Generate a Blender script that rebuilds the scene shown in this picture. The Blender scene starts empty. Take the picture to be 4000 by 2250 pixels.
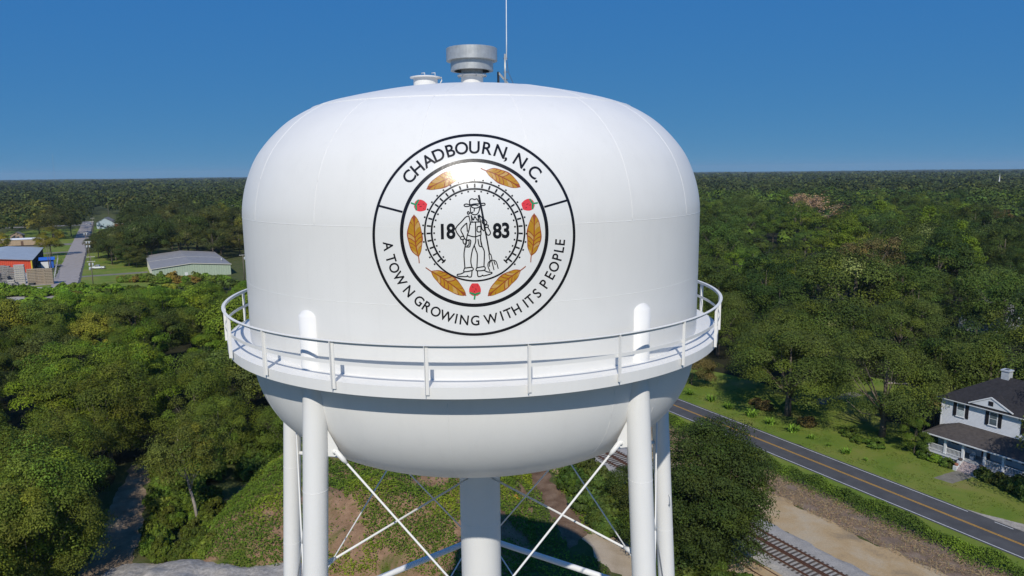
import bpy, math, random
import numpy as np
from mathutils import Matrix, Vector, noise

# ------------------------------------------------------------------ camera, sky, sun, exposure
SC = bpy.context.scene
COL = SC.collection
H = 41.0                                   # camera height over the ground
PITCH, ROLL, FPX = math.radians(9.25), math.radians(0.62), 2773.0
cam_d = bpy.data.cameras.new('camera'); cam = bpy.data.objects.new('camera', cam_d); COL.objects.link(cam)
cam_d.sensor_width = 36.0; cam_d.lens = FPX / 4000 * 36.0; cam_d.clip_start = 0.5; cam_d.clip_end = 40000
cam.matrix_world = Matrix.Translation((0, 0, H)) @ Matrix.Rotation(math.pi/2 - PITCH, 4, 'X') @ Matrix.Rotation(-ROLL, 4, 'Z')
SC.camera = cam
SUN_EL, SUN_AZ = math.radians(41.5), math.radians(183.4)     # azimuth clockwise from +Y
world = bpy.data.worlds.new('World'); SC.world = world; world.use_nodes = True
wn = world.node_tree.nodes; wl = world.node_tree.links
sky = wn.new('ShaderNodeTexSky'); sky.sky_type = 'NISHITA'; sky.sun_disc = False
sky.sun_elevation = SUN_EL; sky.sun_rotation = SUN_AZ
sky.altitude = 0; sky.air_density = 0.3; sky.dust_density = 0.0; sky.ozone_density = 10.0
# the camera's tone curve over the whole dome: each channel of the sky is compressed evenly, everywhere
sep = wn.new('ShaderNodeSeparateColor'); com = wn.new('ShaderNodeCombineColor'); wl.new(sky.outputs[0], sep.inputs[0])
for ch, (ex, k) in enumerate(((.52, .152), (.25, .252), (.03, .380))):
    m1, m2, m3 = (wn.new('ShaderNodeMath') for _ in range(3))
    m1.operation = 'MULTIPLY'; m1.inputs[1].default_value = .085; m2.operation = 'POWER'; m2.inputs[1].default_value = ex; m3.operation = 'MULTIPLY'; m3.inputs[1].default_value = k*10
    wl.new(sep.outputs[ch], m1.inputs[0]); wl.new(m1.outputs[0], m2.inputs[0]); wl.new(m2.outputs[0], m3.inputs[0]); wl.new(m3.outputs[0], com.inputs[ch])
wl.new(com.outputs[0], wn['Background'].inputs[0]); wn['Background'].inputs[1].default_value = 0.1
sun_d = bpy.data.lights.new('sun', 'SUN'); sun_d.energy = 2.85; sun_d.angle = math.radians(0.53); sun_d.color = (1, 0.95, 0.86)
sun = bpy.data.objects.new('sun', sun_d); COL.objects.link(sun); sun.location = (0, -50, 120)
sdir = Vector((math.sin(SUN_AZ)*math.cos(SUN_EL), math.cos(SUN_AZ)*math.cos(SUN_EL), math.sin(SUN_EL)))
sun.rotation_euler = sdir.to_track_quat('Z', 'Y').to_euler()
SC.view_settings.view_transform = 'Standard'; SC.view_settings.look = 'None'
SC.view_settings.exposure = 0.31; SC.view_settings.gamma = 1.0; SC.view_settings.use_curve_mapping = False
SC.cycles.max_bounces = 6; SC.cycles.diffuse_bounces = 2; SC.cycles.transmission_bounces = 4; SC.cycles.volume_bounces = 1
SC.cycles.transparent_max_bounces = 8; SC.cycles.caustics_reflective = False; SC.cycles.caustics_refractive = False
SC.cycles.use_denoising = True

# ------------------------------------------------------------------ pixel <-> place helpers (photo pixels, 4000 x 2250)
CP, SP, CR, SR = math.cos(PITCH), math.sin(PITCH), math.cos(ROLL), math.sin(ROLL)
def rays(px):
    px = np.atleast_2d(np.asarray(px, float)); x = px[:, 0]-2000; y = 1125-px[:, 1]
    xr = x*CR + y*SR; yr = -x*SR + y*CR
    d = np.stack([xr/FPX, CP + yr/FPX*SP, -SP + yr/FPX*CP], 1)
    return d/np.linalg.norm(d, axis=1)[:, None]
def gp(x, y, z=0.0):
    d = rays([(x, y)])[0]; t = (z-H)/d[2]
    return (d[0]*t, d[1]*t)
def proj(x, y, z):
    z = z-H; dep = y*CP - z*SP; up = y*SP + z*CP
    if dep < 1: return (-1e6, -1e6)
    xi, yi = FPX*x/dep, FPX*up/dep
    return (2000 + xi*CR - yi*SR, 1125 - (xi*SR + yi*CR))
# the town grid: s runs along the highway (towards the camera), d across it
N1 = np.array([43.9796, 87.3762]); U = np.array([.4915021, -.87087639]); NN = np.array([.87087639, .4915021])
def sd(s, d): p = N1 + s*U + d*NN; return (float(p[0]), float(p[1]))
def to_sd(x, y): q = np.array([x, y])-N1; return float(q@U), float(q@NN)
GRID = Matrix(((NN[0], -U[0], 0, N1[0]), (NN[1], -U[1], 0, N1[1]), (0, 0, 1, 0), (0, 0, 0, 1)))  # local x = d, local y = -s

# ------------------------------------------------------------------ object helpers
def tag(o, label=None, cat=None, group=None, kind=None):
    if label: o['label'] = label
    if cat: o['category'] = cat
    if group: o['group'] = group
    if kind: o['kind'] = kind
    return o
def empty(name, loc=(0, 0, 0), rz=0.0, label=None, cat=None, group=None):
    o = bpy.data.objects.new(name, None); COL.objects.link(o); o.location = loc; o.rotation_euler = (0, 0, rz)
    o.empty_display_size = 0.3
    return tag(o, label, cat, group)
def link(name, me, mat, parent=None, smooth=False):
    if mat is not None and not me.materials: me.materials.append(mat)
    if smooth: me.polygons.foreach_set('use_smooth', [True]*len(me.polygons))
    o = bpy.data.objects.new(name, me); COL.objects.link(o)
    if parent is not None: o.parent = parent
    return o
def copy_tree(o, parent=None):
    c = o.copy(); COL.objects.link(c); c.parent = parent
    for ch in o.children: copy_tree(ch, c)
    return c
class MB:
    """collects simple solids into one mesh"""
    def __init__(s): s.v = []; s.f = []
    def add(s, vs, fs):
        b = len(s.v); s.v += [tuple(v) for v in vs]; s.f += [tuple(i+b for i in f) for f in fs]; return s
    def box(s, x0, x1, y0, y1, z0, z1):
        return s.add([(x0,y0,z0),(x1,y0,z0),(x1,y1,z0),(x0,y1,z0),(x0,y0,z1),(x1,y0,z1),(x1,y1,z1),(x0,y1,z1)],
                     [(0,3,2,1),(4,5,6,7),(0,1,5,4),(1,2,6,5),(2,3,7,6),(3,0,4,7)])
    def tube(s, pts, r, n=8, caps=True):
        pts = [Vector(p) for p in pts]; rs = r if isinstance(r, (list, tuple)) else [r]*len(pts); rings = []
        up = Vector((0, 0, 1))
        for i, p in enumerate(pts):
            t = (pts[min(i+1, len(pts)-1)] - pts[max(i-1, 0)]).normalized()
            a = t.cross(up if abs(t.z) < 0.95 else Vector((1, 0, 0))).normalized(); b = t.cross(a)
            rings.append([p + (a*math.cos(k*2*math.pi/n) + b*math.sin(k*2*math.pi/n))*rs[i] for k in range(n)])
        vs = [v for R_ in rings for v in R_]; fs = []
        for i in range(len(pts)-1):
            for k in range(n): fs.append((i*n+k, i*n+(k+1) % n, (i+1)*n+(k+1) % n, (i+1)*n+k))
        if caps: fs += [tuple(range(n-1, -1, -1)), tuple((len(pts)-1)*n+k for k in range(n))]
        return s.add(vs, fs)
    def bar(s, a, b, w, h):
        a, b = Vector(a), Vector(b); t = (b-a).normalized()
        x = t.cross(Vector((0, 0, 1))); x = x.normalized() if x.length > 1e-4 else Vector((1, 0, 0)); y = x.cross(t)
        vs = [p + x*sx*w/2 + y*sy*h/2 for p in (a, b) for sx, sy in ((-1,-1),(1,-1),(1,1),(-1,1))]
        return s.add(vs, [(3,2,1,0),(4,5,6,7),(0,1,5,4),(1,2,6,5),(2,3,7,6),(3,0,4,7)])
    def lathe(s, prof, n=24, c=(0, 0), a0=0.0, a1=None, close=True):
        full = a1 is None; m = n if full else n+1; a1 = 2*math.pi if full else a1
        vs = []; fs = []
        for r, z in prof:
            for k in range(m):
                a = a0 + (a1-a0)*k/n; vs.append((c[0]+r*math.sin(a), c[1]-r*math.cos(a), z))
        for i in range(len(prof)-1):
            for k in range(n): 
                k2 = (k+1) % m
                fs.append((i*m+k, i*m+k2, (i+1)*m+k2, (i+1)*m+k))
        return s.add(vs, fs)
    def prism(s, poly, z0, z1):
        n = len(poly); vs = [(x, y, z0) for x, y in poly] + [(x, y, z1) for x, y in poly]
        return s.add(vs, [tuple(range(n-1, -1, -1)), tuple(range(n, 2*n))] + [(k, (k+1) % n, n+(k+1) % n, n+k) for k in range(n)])
    def mesh(s, name='mesh'):
        me = bpy.data.meshes.new(name); me.from_pydata(s.v, [], s.f); me.update(); return me
    def build(s, name, mat, parent=None, smooth=False): return link(name, s.mesh(name), mat, parent, smooth)
def np_mesh(name, V, F, mat=None, smooth=False, tint=None):
    """V (n,3), F (m,4) or (m,3) numpy arrays -> mesh"""
    me = bpy.data.meshes.new(name); V = np.asarray(V, np.float32); F = np.asarray(F, np.int32); k = F.shape[1]
    me.vertices.add(len(V)); me.vertices.foreach_set('co', V.ravel())
    me.loops.add(F.size); me.loops.foreach_set('vertex_index', F.ravel())
    me.polygons.add(len(F)); me.polygons.foreach_set('loop_start', np.arange(0, F.size, k, dtype=np.int32))
    me.polygons.foreach_set('loop_total', np.full(len(F), k, np.int32))
    if smooth: me.polygons.foreach_set('use_smooth', np.ones(len(F), bool))
    me.update(calc_edges=True)
    if tint is not None:
        at = me.attributes.new('tint', 'FLOAT_COLOR', 'POINT'); c = np.ones((len(V), 4), np.float32); c[:, :3] = tint
        at.data.foreach_set('color', c.ravel())
    if mat is not None: me.materials.append(mat)
    return me

# ------------------------------------------------------------------ materials
def new_mat(name):
    m = bpy.data.materials.new(name); m.use_nodes = True; nt = m.node_tree
    return m, nt, nt.nodes['Principled BSDF']
def nd(nt, t, **kw):
    n = nt.nodes.new(t)
    for k, v in kw.items(): setattr(n, k, v)
    return n
def noise_n(nt, scale, detail=4, rough=.6, vec=None, dist=0.0):
    n = nd(nt, 'ShaderNodeTexNoise'); n.inputs['Scale'].default_value = scale; n.inputs['Detail'].default_value = detail
    n.inputs['Roughness'].default_value = rough; n.inputs['Distortion'].default_value = dist
    if vec is not None: nt.links.new(vec, n.inputs['Vector'])
    return n.outputs['Fac']
def ramp_n(nt, fac, stops, interp='LINEAR'):
    r = nd(nt, 'ShaderNodeValToRGB'); r.color_ramp.interpolation = interp; el = r.color_ramp.elements
    while len(el) < len(stops): el.new(.5)
    for e, (p, c) in zip(el, stops):
        e.position = p; e.color = (*c, 1) if len(c) == 3 else c
    nt.links.new(fac, r.inputs[0]); return r.outputs[0]
def mix_n(nt, fac, a, b, mode='MIX'):
    m = nd(nt, 'ShaderNodeMix', data_type='RGBA', blend_type=mode)
    for sock, v in ((m.inputs[0], fac), (m.inputs[6], a), (m.inputs[7], b)):
        if isinstance(v, (int, float)): sock.default_value = v
        elif isinstance(v, tuple): sock.default_value = (*v, 1)
        else: nt.links.new(v, sock)
    return m.outputs[2]
def math_n(nt, op, a, b=0.0):
    m = nd(nt, 'ShaderNodeMath', operation=op)
    for sock, v in ((m.inputs[0], a), (m.inputs[1], b)):
        if isinstance(v, (int, float)): sock.default_value = v
        else: nt.links.new(v, sock)
    return m.outputs[0]
def bump_n(nt, bsdf, height, strength=.3, dist=.05):
    b = nd(nt, 'ShaderNodeBump'); b.inputs['Strength'].default_value = strength; b.inputs['Distance'].default_value = dist
    nt.links.new(height, b.inputs['Height']); nt.links.new(b.outputs[0], bsdf.inputs['Normal'])
def obj_co(nt): return nd(nt, 'ShaderNodeTexCoord').outputs['Object']
def pos_co(nt): return nd(nt, 'ShaderNodeNewGeometry').outputs['Position']
def mat(name, c, rough=.6, var=.12, scale=3.0, metal=0.0, spec=.4, bump=0.0, bscale=None, c2=None):
    """plain surface with mottled colour (var) and optional fine relief"""
    m, nt, b = new_mat(name); co = obj_co(nt)
    f = noise_n(nt, scale, 5, .65, co)
    dark = tuple(v*(1-var) for v in c) if c2 is None else c2; lite = tuple(min(1, v*(1+var)) for v in c)
    nt.links.new(ramp_n(nt, f, [(.3, dark), (.7, lite)]), b.inputs['Base Color'])
    b.inputs['Roughness'].default_value = rough; b.inputs['Metallic'].default_value = metal
    b.inputs['Specular IOR Level'].default_value = spec
    if bump: bump_n(nt, b, noise_n(nt, bscale or scale*6, 4, .6, co), bump, .03)
    return m
def leaf_mat(name, trans=.16, var=.38):
    m, nt, b = new_mat(name); L = nt.links
    oi = nd(nt, 'ShaderNodeObjectInfo'); at = nd(nt, 'ShaderNodeAttribute', attribute_name='tint')
    isl = nd(nt, 'ShaderNodeNewGeometry').outputs['Random Per Island']
    c = mix_n(nt, 1.0, mix_n(nt, 1.0, oi.outputs['Color'], at.outputs['Color'], 'MULTIPLY'), (1.0, 1.0, .72), 'MULTIPLY')
    v = nd(nt, 'ShaderNodeMapRange'); v.inputs[3].default_value = 1.55*(1-var); v.inputs[4].default_value = 1.55*(1+var); L.new(isl, v.inputs[0])
    hsv = nd(nt, 'ShaderNodeHueSaturation'); L.new(c, hsv.inputs['Color']); L.new(v.outputs[0], hsv.inputs['Value'])
    L.new(hsv.outputs[0], b.inputs['Base Color']); b.inputs['Roughness'].default_value = .6; b.inputs['Specular IOR Level'].default_value = .10
    tr = nd(nt, 'ShaderNodeBsdfTranslucent'); L.new(hsv.outputs[0], tr.inputs['Color'])
    mx = nd(nt, 'ShaderNodeMixShader'); mx.inputs[0].default_value = trans
    L.new(b.outputs[0], mx.inputs[1]); L.new(tr.outputs[0], mx.inputs[2]); L.new(mx.outputs[0], nt.nodes['Material Output'].inputs['Surface'])
    return m
LEAF = leaf_mat('leaves')
BARK = mat('bark', (.16, .13, .10), .9, .3, 6, bump=.4)
BARK_PALE = mat('pale_bark', (.36, .31, .26), .85, .25, 5, bump=.3)

def tank_mat():
    m, nt, b = new_mat('white_tank_paint'); co = obj_co(nt); L = nt.links
    f = noise_n(nt, .35, 5, .6, co, .4)
    sc = nd(nt, 'ShaderNodeMapping'); sc.inputs['Scale'].default_value = (2.2, 2.2, .22); L.new(co, sc.inputs['Vector'])
    st = noise_n(nt, 1.3, 6, .7, sc.outputs[0])
    c = ramp_n(nt, f, [(.3, (.775, .765, .735)), (.7, (.815, .805, .775))])
    c = mix_n(nt, ramp_n(nt, st, [(.52, (0, 0, 0)), (.8, (.32, .32, .32))]), c, (.68, .67, .65))
    L.new(c, b.inputs['Base Color']); b.inputs['Specular IOR Level'].default_value = .22
    L.new(ramp_n(nt, noise_n(nt, 1.1, 4, .6, co), [(.3, (.38,)*3), (.7, (.48,)*3)]), b.inputs['Roughness'])
    bump_n(nt, b, noise_n(nt, .55, 3, .5, co), .10, .10)
    return m
WHITE = tank_mat()
WELD = mat('weld_bead_paint', (.83, .82, .79), .4, .04, 2)
GALV = mat('galvanised_steel', (.50, .51, .50), .42, .16, 5, metal=.45, spec=.5)
DARKSTEEL = mat('dark_steel', (.09, .09, .10), .6, .2, 4)
# ------------------------------------------------------------------ water tower
R = 7.62; AX = np.array([-1.2765, 24.94])
tower = empty('water_tower', (AX[0], AX[1], 0), 0, 'white elevated water tank on five tubular legs with a round painted town seal', 'water tower')
def ZC(z): return H + z*R                       # heights were measured from camera level in tank radii
upz = [-.1696, -.0865, -.0033, .0798, .163, .2295, .2849, .3293, .3625, .3847]
upr = [1, .9905, .9665, .9260, .8575, .7771, .6646, .4913, .2978, 0]
def catmull(P, n=8):
    P = [np.array(p, float) for p in P]; Q = [2*P[0]-P[1]] + P + [2*P[-1]-P[-2]]; out = []
    for i in range(1, len(Q)-2):
        for k in range(n):
            t = k/n; p0, p1, p2, p3 = Q[i-1], Q[i], Q[i+1], Q[i+2]
            out.append(.5*((2*p1) + (p2-p0)*t + (2*p0-5*p1+4*p2-p3)*t*t + (3*p1-p0-3*p2+p3)*t**3))
    out.append(P[-1]); return out
upper = [(upr[1], 2*upz[0]-upz[1])] + list(zip(upr, upz)); upper = catmull(upper, 7)[7:]
upper[0] = np.array([1.0, -.1696])
upper = [(min(r, 1.0)*R, ZC(z)) for r, z in upper]
ZBT, ZBOT, MB_ = -.6695, -1.2498, 2.7175
bowl = []
for i in range(41):
    ph = math.pi/2*i/40
    bowl.append((R*math.cos(ph)**(2/MB_) if i < 40 else 0.0, ZC(ZBT-(ZBT-ZBOT)*math.sin(ph)**(2/MB_))))
shell_p = [(R, ZC(ZBT))] + [(R, ZC(ZBT + (-.1696-ZBT)*k/6)) for k in range(1, 6)]
prof = bowl[::-1] + shell_p[1:] + upper           # bottom to top
PZ = np.array([p[1] for p in prof]); PR = np.array([p[0] for p in prof])
o_ = np.argsort(PZ, kind='stable'); PZ, PR = PZ[o_], PR[o_]
def tank_r(z): return np.interp(z, PZ, PR)
def lathe(name, p, m, parent=tower, n=160, smooth=True):
    o = MB().lathe([(r, z) for r, z in p], n).build(name, m, parent, smooth); return o
ksplit = max(i for i, p in enumerate(upper) if p[0] >= .685*R)
roof_p = upper[ksplit:]; knuckle_p = upper[:ksplit+1]
lathe('tank_roof', roof_p, WHITE)
lathe('tank_knuckle', knuckle_p, WHITE)
lathe('tank_shell', shell_p + [upper[0]], WHITE)
lathe('tank_bowl', bowl[::-1], WHITE)
def ring(name, r, z, rad, m, parent=tower, n=144, a0=0, a1=None):
    mb = MB(); k = 6; V = []; F = []
    for i in range(n):
        a = 2*math.pi*i/n
        for j in range(k):
            b = 2*math.pi*j/k; rr = r + rad*math.cos(b); V.append((rr*math.sin(a), -rr*math.cos(a), z+rad*math.sin(b)))
    for i in range(n):
        for j in range(k): F.append((i*k+j, ((i+1) % n)*k+j, ((i+1) % n)*k+(j+1) % k, i*k+(j+1) % k))
    return mb.add(V, F).build(name, m, parent, True)
ring('weld_seam', roof_p[0][0]-.01, roof_p[0][1], .022, WELD)
ring('weld_seam', R-.006, ZC(-.1696), .0115, WELD)
ring('weld_seam', R-.006, ZC(-.4258), .0105, WELD)
def vseam(ang, p, rad=.0095):
    a = math.radians(ang); MB().tube([((r-.005)*math.sin(a), -(r-.005)*math.cos(a), z) for r, z in p], rad, 5).build('weld_seam', WELD, tower, True)
for a in (-72, -52, -30, -8, 14, 36, 57, 78): vseam(a, knuckle_p)
for a in (-80, -57, -3, 32, 46, 70): vseam(a, bowl[2:34])
for a in (-60, -5, 40): vseam(a, roof_p[:-8])
# legs with half-dome caps above the deck
TH0 = 2.93; RL = 7.47; LR = .345; legs = [math.radians(TH0 + k) for k in (-36.3, 36.3, -108, 108, 180)]
def rl(z): return RL if z > H-6.0 else RL + .03 + .07*(H-6.0-z)
def lp(i, z, r=None):
    r = rl(z) if r is None else r
    return Vector((r*math.sin(legs[i]), -r*math.cos(legs[i]), z))
ZCAP = ZC(-.487)
for i in range(5):
    lg = MB().tube([lp(i, 0.5), lp(i, 12), lp(i, 24), lp(i, H-6.3), lp(i, H-5.7), lp(i, ZCAP)], LR, 28).build('leg', WHITE, tower, True)
    a = legs[i]; mb = MB(); V = []; n = 24
    for k in range(7):                              # sloping cap that leans back to the shell
        t = k/6*math.pi/2
        for j in range(n):
            b = 2*math.pi*j/n; rr = LR*math.cos(t); x = RL + rr*math.cos(b) - .30*math.sin(t)
            y = rr*math.sin(b); V.append((x*math.sin(a)+y*math.cos(a), -x*math.cos(a)+y*math.sin(a), ZCAP+.30*math.sin(t)))
    F = [(k*n+j, k*n+(j+1) % n, (k+1)*n+(j+1) % n, (k+1)*n+j) for k in range(6) for j in range(n)]
    mb.add(V, F).build('leg_cap', WHITE, lg, True)
    for z in (3.5, 9.2, 15, 20.6, 22.6, 26.2, 29.5, 32.4):
        if z < ZC(-1.0):
            q = ring('weld_seam', LR-.002, 0, .009, WELD, lg, 28); q.location = lp(i, z)
    MB().lathe([(LR+.35, 0), (LR+.35, .08), (LR+.06, .1), (LR+.06, .62)], 16).build('base_plate', WHITE, lg).location = lp(i, .0)
    MB().lathe([(1.1, -.5), (1.1, .02), (0, .02)], 24).build('footing', mat('footing_concrete', (.42, .40, .37), .9, .2, 4), lg).location = lp(i, .0)
RISER_R = .75
riser = MB().lathe([(RISER_R, 0), (RISER_R, 15), (RISER_R, 26), (RISER_R, ZC(ZBOT)-.35), (RISER_R+.03, ZC(ZBOT)-.18), (RISER_R+.12, ZC(ZBOT)-.05), (RISER_R+.32, ZC(ZBOT)+.06)], 48).build('riser_pipe', WHITE, tower, True)
for z in (8, 14, 20, 25.0, 28.2): ring('weld_seam', RISER_R-.002, z, .009, WELD, riser, 40)
# bracing: five faces, diagonal rods, horizontal struts, radial stays
def rod(name, a, b, r, n=8): return MB().tube([a, b], r, n).build(name, WHITE, tower, True)
def toward(a, b, d):
    a, b = Vector(a), Vector(b); return a + (b-a).normalized()*d
panels = [H-7.55, H-18.1, H-29.3, 1.3]
order = [0, 1, 3, 4, 2]
for f_ in range(5):
    i, j = order[f_], order[(f_+1) % 5]
    for k in range(3):
        zt, zb = panels[k], panels[k+1]
        for p, q in ((i, j), (j, i)):
            dirn = (lp(q, zt)-lp(p, zt)).normalized()
            A = lp(p, zt) + dirn*(LR+.22); B = lp(q, zb) - dirn*(LR+.12)
            rod('brace_rod', A, B, .031)
            up = Vector((0, 0, 1))
            # gusset plate at the upper end: a triangle with rounded nose and a pin
            if k == 0:
                e = dirn; P0 = lp(p, zt) + e*(LR-.04)
                nrm = e.cross(up).normalized()
                poly = [(0, .75), (0, -.12), (.22, -.14), (.34, -.02), (.30, .12)]
                V = [P0 + e*x + up*z + nrm*sg*.018 for sg in (-1, 1) for x, z in poly]; n = len(poly)
                MB().add(V, [tuple(range(n)), tuple(range(2*n-1, n-1, -1))] + [(m, m+n, (m+1) % n+n, (m+1) % n) for m in range(n)]).build('gusset_plate', WHITE, tower)
                MB().tube([P0 + e*.22 - nrm*.06, P0 + e*.22 + nrm*.06], .055, 12).build('pin', WHITE, tower, True)
                c0 = toward(A, B, 0.0); MB().tube([c0, toward(c0, B, .3), toward(c0, B, .45)], [.075, .07, .036], 8).build('clevis', WHITE, tower, True)
        if k < 2:
            dirn = (lp(j, zb)-lp(i, zb)).normalized()
            MB().tube([lp(i, zb) + dirn*(LR-.02), lp(j, zb) - dirn*(LR-.02)], .135, 14).build('strut', WHITE, tower, True)
for i in range(5):
    a = lp(i, H-10.95, rl(H-10.95)-LR+.02); b = lp(i, H-10.95, RISER_R-.02)
    rod('radial_stay', a, b, .034)
    MB().tube([a, toward(a, b, .25), toward(a, b, .42)], [.085, .08, .042], 8).build('clevis', WHITE, tower, True)
# grab handle on a back leg
q = lp(3, H-13.6); e = Vector((-math.cos(legs[3]), -math.sin(legs[3]), 0))
q2 = q + e*LR
MB().tube([q2, q2+e*.13, q2+e*.13+Vector((0, 0, .42)), q2+Vector((0, 0, .42))], .016, 6).build('grab_handle', WHITE, tower, True)
# balcony deck, fascia, rails, posts
RE = 1.0914*R; RR_ = 1.0969*R; ZD = ZC(-.677); ZF = ZC(-.714)
deck = MB().lathe([(R-.05, ZD-.02), (RE-.012, ZD-.02), (RE-.012, ZD), (R-.05, ZD)], 160).build('balcony_deck', WHITE, tower, False)
MB().lathe([(RE-.012, ZF), (RE, ZF), (RE, ZD+.012), (RE-.012, ZD+.012), (RE-.012, ZF)], 160).build('fascia', WHITE, deck, False)
for k in range(10):
    a = math.radians(TH0+18+36*k)
    MB().bar(((R-.1)*math.sin(a), -(R-.1)*math.cos(a), ZD-.5), ((RE-.03)*math.sin(a), -(RE-.03)*math.cos(a), ZD-.09), .05, .09).build('deck_bracket', WHITE, deck)
ZR = ZC(-.535)
rail = MB().lathe([(RR_-.03, ZR-.012), (RR_+.06, ZR-.012), (RR_+.06, ZR), (RR_-.03, ZR), (RR_-.03, ZR-.012)], 160).build('top_rail', WHITE, tower, False)
MB().lathe([(RR_-.03, ZR-.085), (RR_-.018, ZR-.085), (RR_-.018, ZR-.012), (RR_-.03, ZR-.012), (RR_-.03, ZR-.085)], 160).build('rail_flange', WHITE, rail, False)
ZM = ZC(-.609)
MB().lathe([(RR_-.022, ZM-.046), (RR_-.01, ZM-.046), (RR_-.01, ZM+.046), (RR_-.022, ZM+.046), (RR_-.022, ZM-.046)], 160).build('middle_rail', WHITE, tower, False)
for k in range(21):
    a = math.radians(-5.54 + 360/21*k); cs, sn = math.cos(a), math.sin(a)
    def W(x, y, z): return (x*sn + y*cs, -x*cs + y*sn, z)
    z0, z1 = ZD-.17, ZR-.012; mb = MB()
    for (x0, x1, y0, y1) in ((RR_-.010, RR_+.002, -.047, .047), (RR_+.002, RR_+.075, -.047, -.033)):
        c = [(x0, y0), (x1, y0), (x1, y1), (x0, y1)]
        mb.add([W(x, y, z0) for x, y in c] + [W(x, y, z1) for x, y in c], [(0,3,2,1),(4,5,6,7),(0,1,5,4),(1,2,6,5),(2,3,7,6),(3,0,4,7)])
    mb.build('railing_post', WHITE, tower)
# roof furniture
zt = ZC(.3847)
vent = MB().lathe([(.375, zt-.12), (.375, zt+.30), (.50, zt+.305), (.50, zt+.335), (.36, zt+.34)], 40).build('roof_vent', WHITE, tower, False)
MB().lathe([(.365, zt+.33), (.365, zt+.66)], 40).build('vent_neck', GALV, vent, True)
MB().lathe([(.60, zt+.47), (.722, zt+.47), (.722, zt+.86), (.60, zt+.90), (.30, zt+.92)], 48).build('vent_hood', GALV, vent, False)
MB().lathe([(.72, zt+.79), (.86, zt+.79), (.86, zt+1.19), (.845, zt+1.20), (0, zt+1.235)], 48).build('vent_cap', GALV, vent, False)
for k in range(6):
    a = math.radians(60*k+20); MB().tube([(.46*math.sin(a), -.46*math.cos(a), zt+.25), (.46*math.sin(a), -.46*math.cos(a), zt+.38)], .022, 6).build('bolt', GALV, vent)
hx, hy = -1.52, -.55; hz = float(np.interp(math.hypot(hx, hy), PR[::-1][:60], PZ[::-1][:60])) if False else ZC(.372)
hatch = MB().lathe([(.40, hz-.15), (.40, hz+.27), (.51, hz+.28), (.515, hz+.31), (.40, hz+.335), (0, hz+.35)], 32, (hx, hy)).build('roof_hatch', WHITE, tower, False)
for dx in (-.12, .22):
    MB().tube([(hx+dx, hy-.1, hz+.34), (hx+dx, hy-.1, hz+.43), (hx+dx+.11, hy-.1, hz+.44), (hx+dx+.11, hy-.1, hz+.34)], .014, 6).build('lid_handle', WHITE, hatch, True)
MB().tube([(hx+.44, hy, hz+.3), (hx+.53, hy, hz+.30), (hx+.54, hy, hz+.2), (hx+.45, hy, hz+.06)], .02, 6).build('hinge', WHITE, hatch, True)
mx, my = 1.12, .35; mz = ZC(.375)
mast = MB().tube([(mx, my, mz-.08), (mx, my, mz+1.15)], .032, 10).build('antenna_mast', GALV, tower, True)
MB().tube([(mx+.05, my, mz+.95), (mx+.06, my, mz+1.6), (mx+.08, my, mz+4.9)], [.022, .018, .009], 8).build('whip_antenna', mat('fibreglass_white', (.78, .8, .82), .4, .05), mast, True)
for z in (.3, .55, 1.0): MB().tube([(mx-.06, my, mz+z), (mx+.09, my, mz+z)], .014, 6).build('clamp', DARKSTEEL, mast)
MB().tube([(mx+.06, my, mz+1.0), (mx+.11, my, mz+.55), (mx+.30, my+.1, mz+.12), (mx+.52, my+.2, mz-.04)], .009, 6).build('coax_cable', DARKSTEEL, mast)
MB().tube([(mx-.24, my+.3, mz-.05), (mx-.24, my+.3, mz+.60)], .042, 8).build('stay_post', DARKSTEEL, mast)
MB().bar((mx-.24, my+.3, mz+.58), (mx+.30, my+.1, mz-.06), .05, .06).build('stay_brace', GALV, mast)
MB().box(mx-.50, mx-.08, my+.15, my+.5, mz-.08, mz+.09).build('cable_box', WHITE, mast)

# ------------------------------------------------------------------ the town seal, laid on the shell
VINYL, vnt, vb = new_mat('white_vinyl'); vb.inputs['Base Color'].default_value = (.79, .785, .76, 1); vb.inputs['Roughness'].default_value = .21
vb.inputs['Specular IOR Level'].default_value = .5
bump_n(vnt, vb, noise_n(vnt, 3.5, 5, .7, obj_co(vnt)), .10, .03)
def ink(name, c, rough=.21):
    m, nt, b = new_mat(name); b.inputs['Roughness'].default_value = rough; b.inputs['Specular IOR Level'].default_value = .4
    nt.links.new(ramp_n(nt, noise_n(nt, 9, 5, .7, obj_co(nt)), [(.3, tuple(v*.85 for v in c)), (.7, c)]), b.inputs['Base Color'])
    bump_n(nt, b, noise_n(nt, 3.5, 5, .7, obj_co(nt)), .10, .03)
    return m
BLACK, GOLD, RUST, TAN, RED, GREEN = ink('black_ink', (.012, .012, .016)), ink('gold_ink', (.52, .27, .025)), ink('rust_ink', (.36, .085, .03)), ink('tan_ink', (.60, .37, .12)), ink('red_ink', (.80, .06, .07)), ink('green_ink', (.03, .30, .12))
seal = empty('town_seal', (0, 0, H)); seal.parent = tower
SEAL0 = np.array([AX[0], AX[1], H])
def e1(x, y): return (1400 + x*.6073, 480 + y*.6073)           # seal drawing units -> photo pixels
def e2(x, y): return ((300 + x*.276)/.6073, (240 + y*.276)/.6073)  # figure units -> seal units
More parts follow.
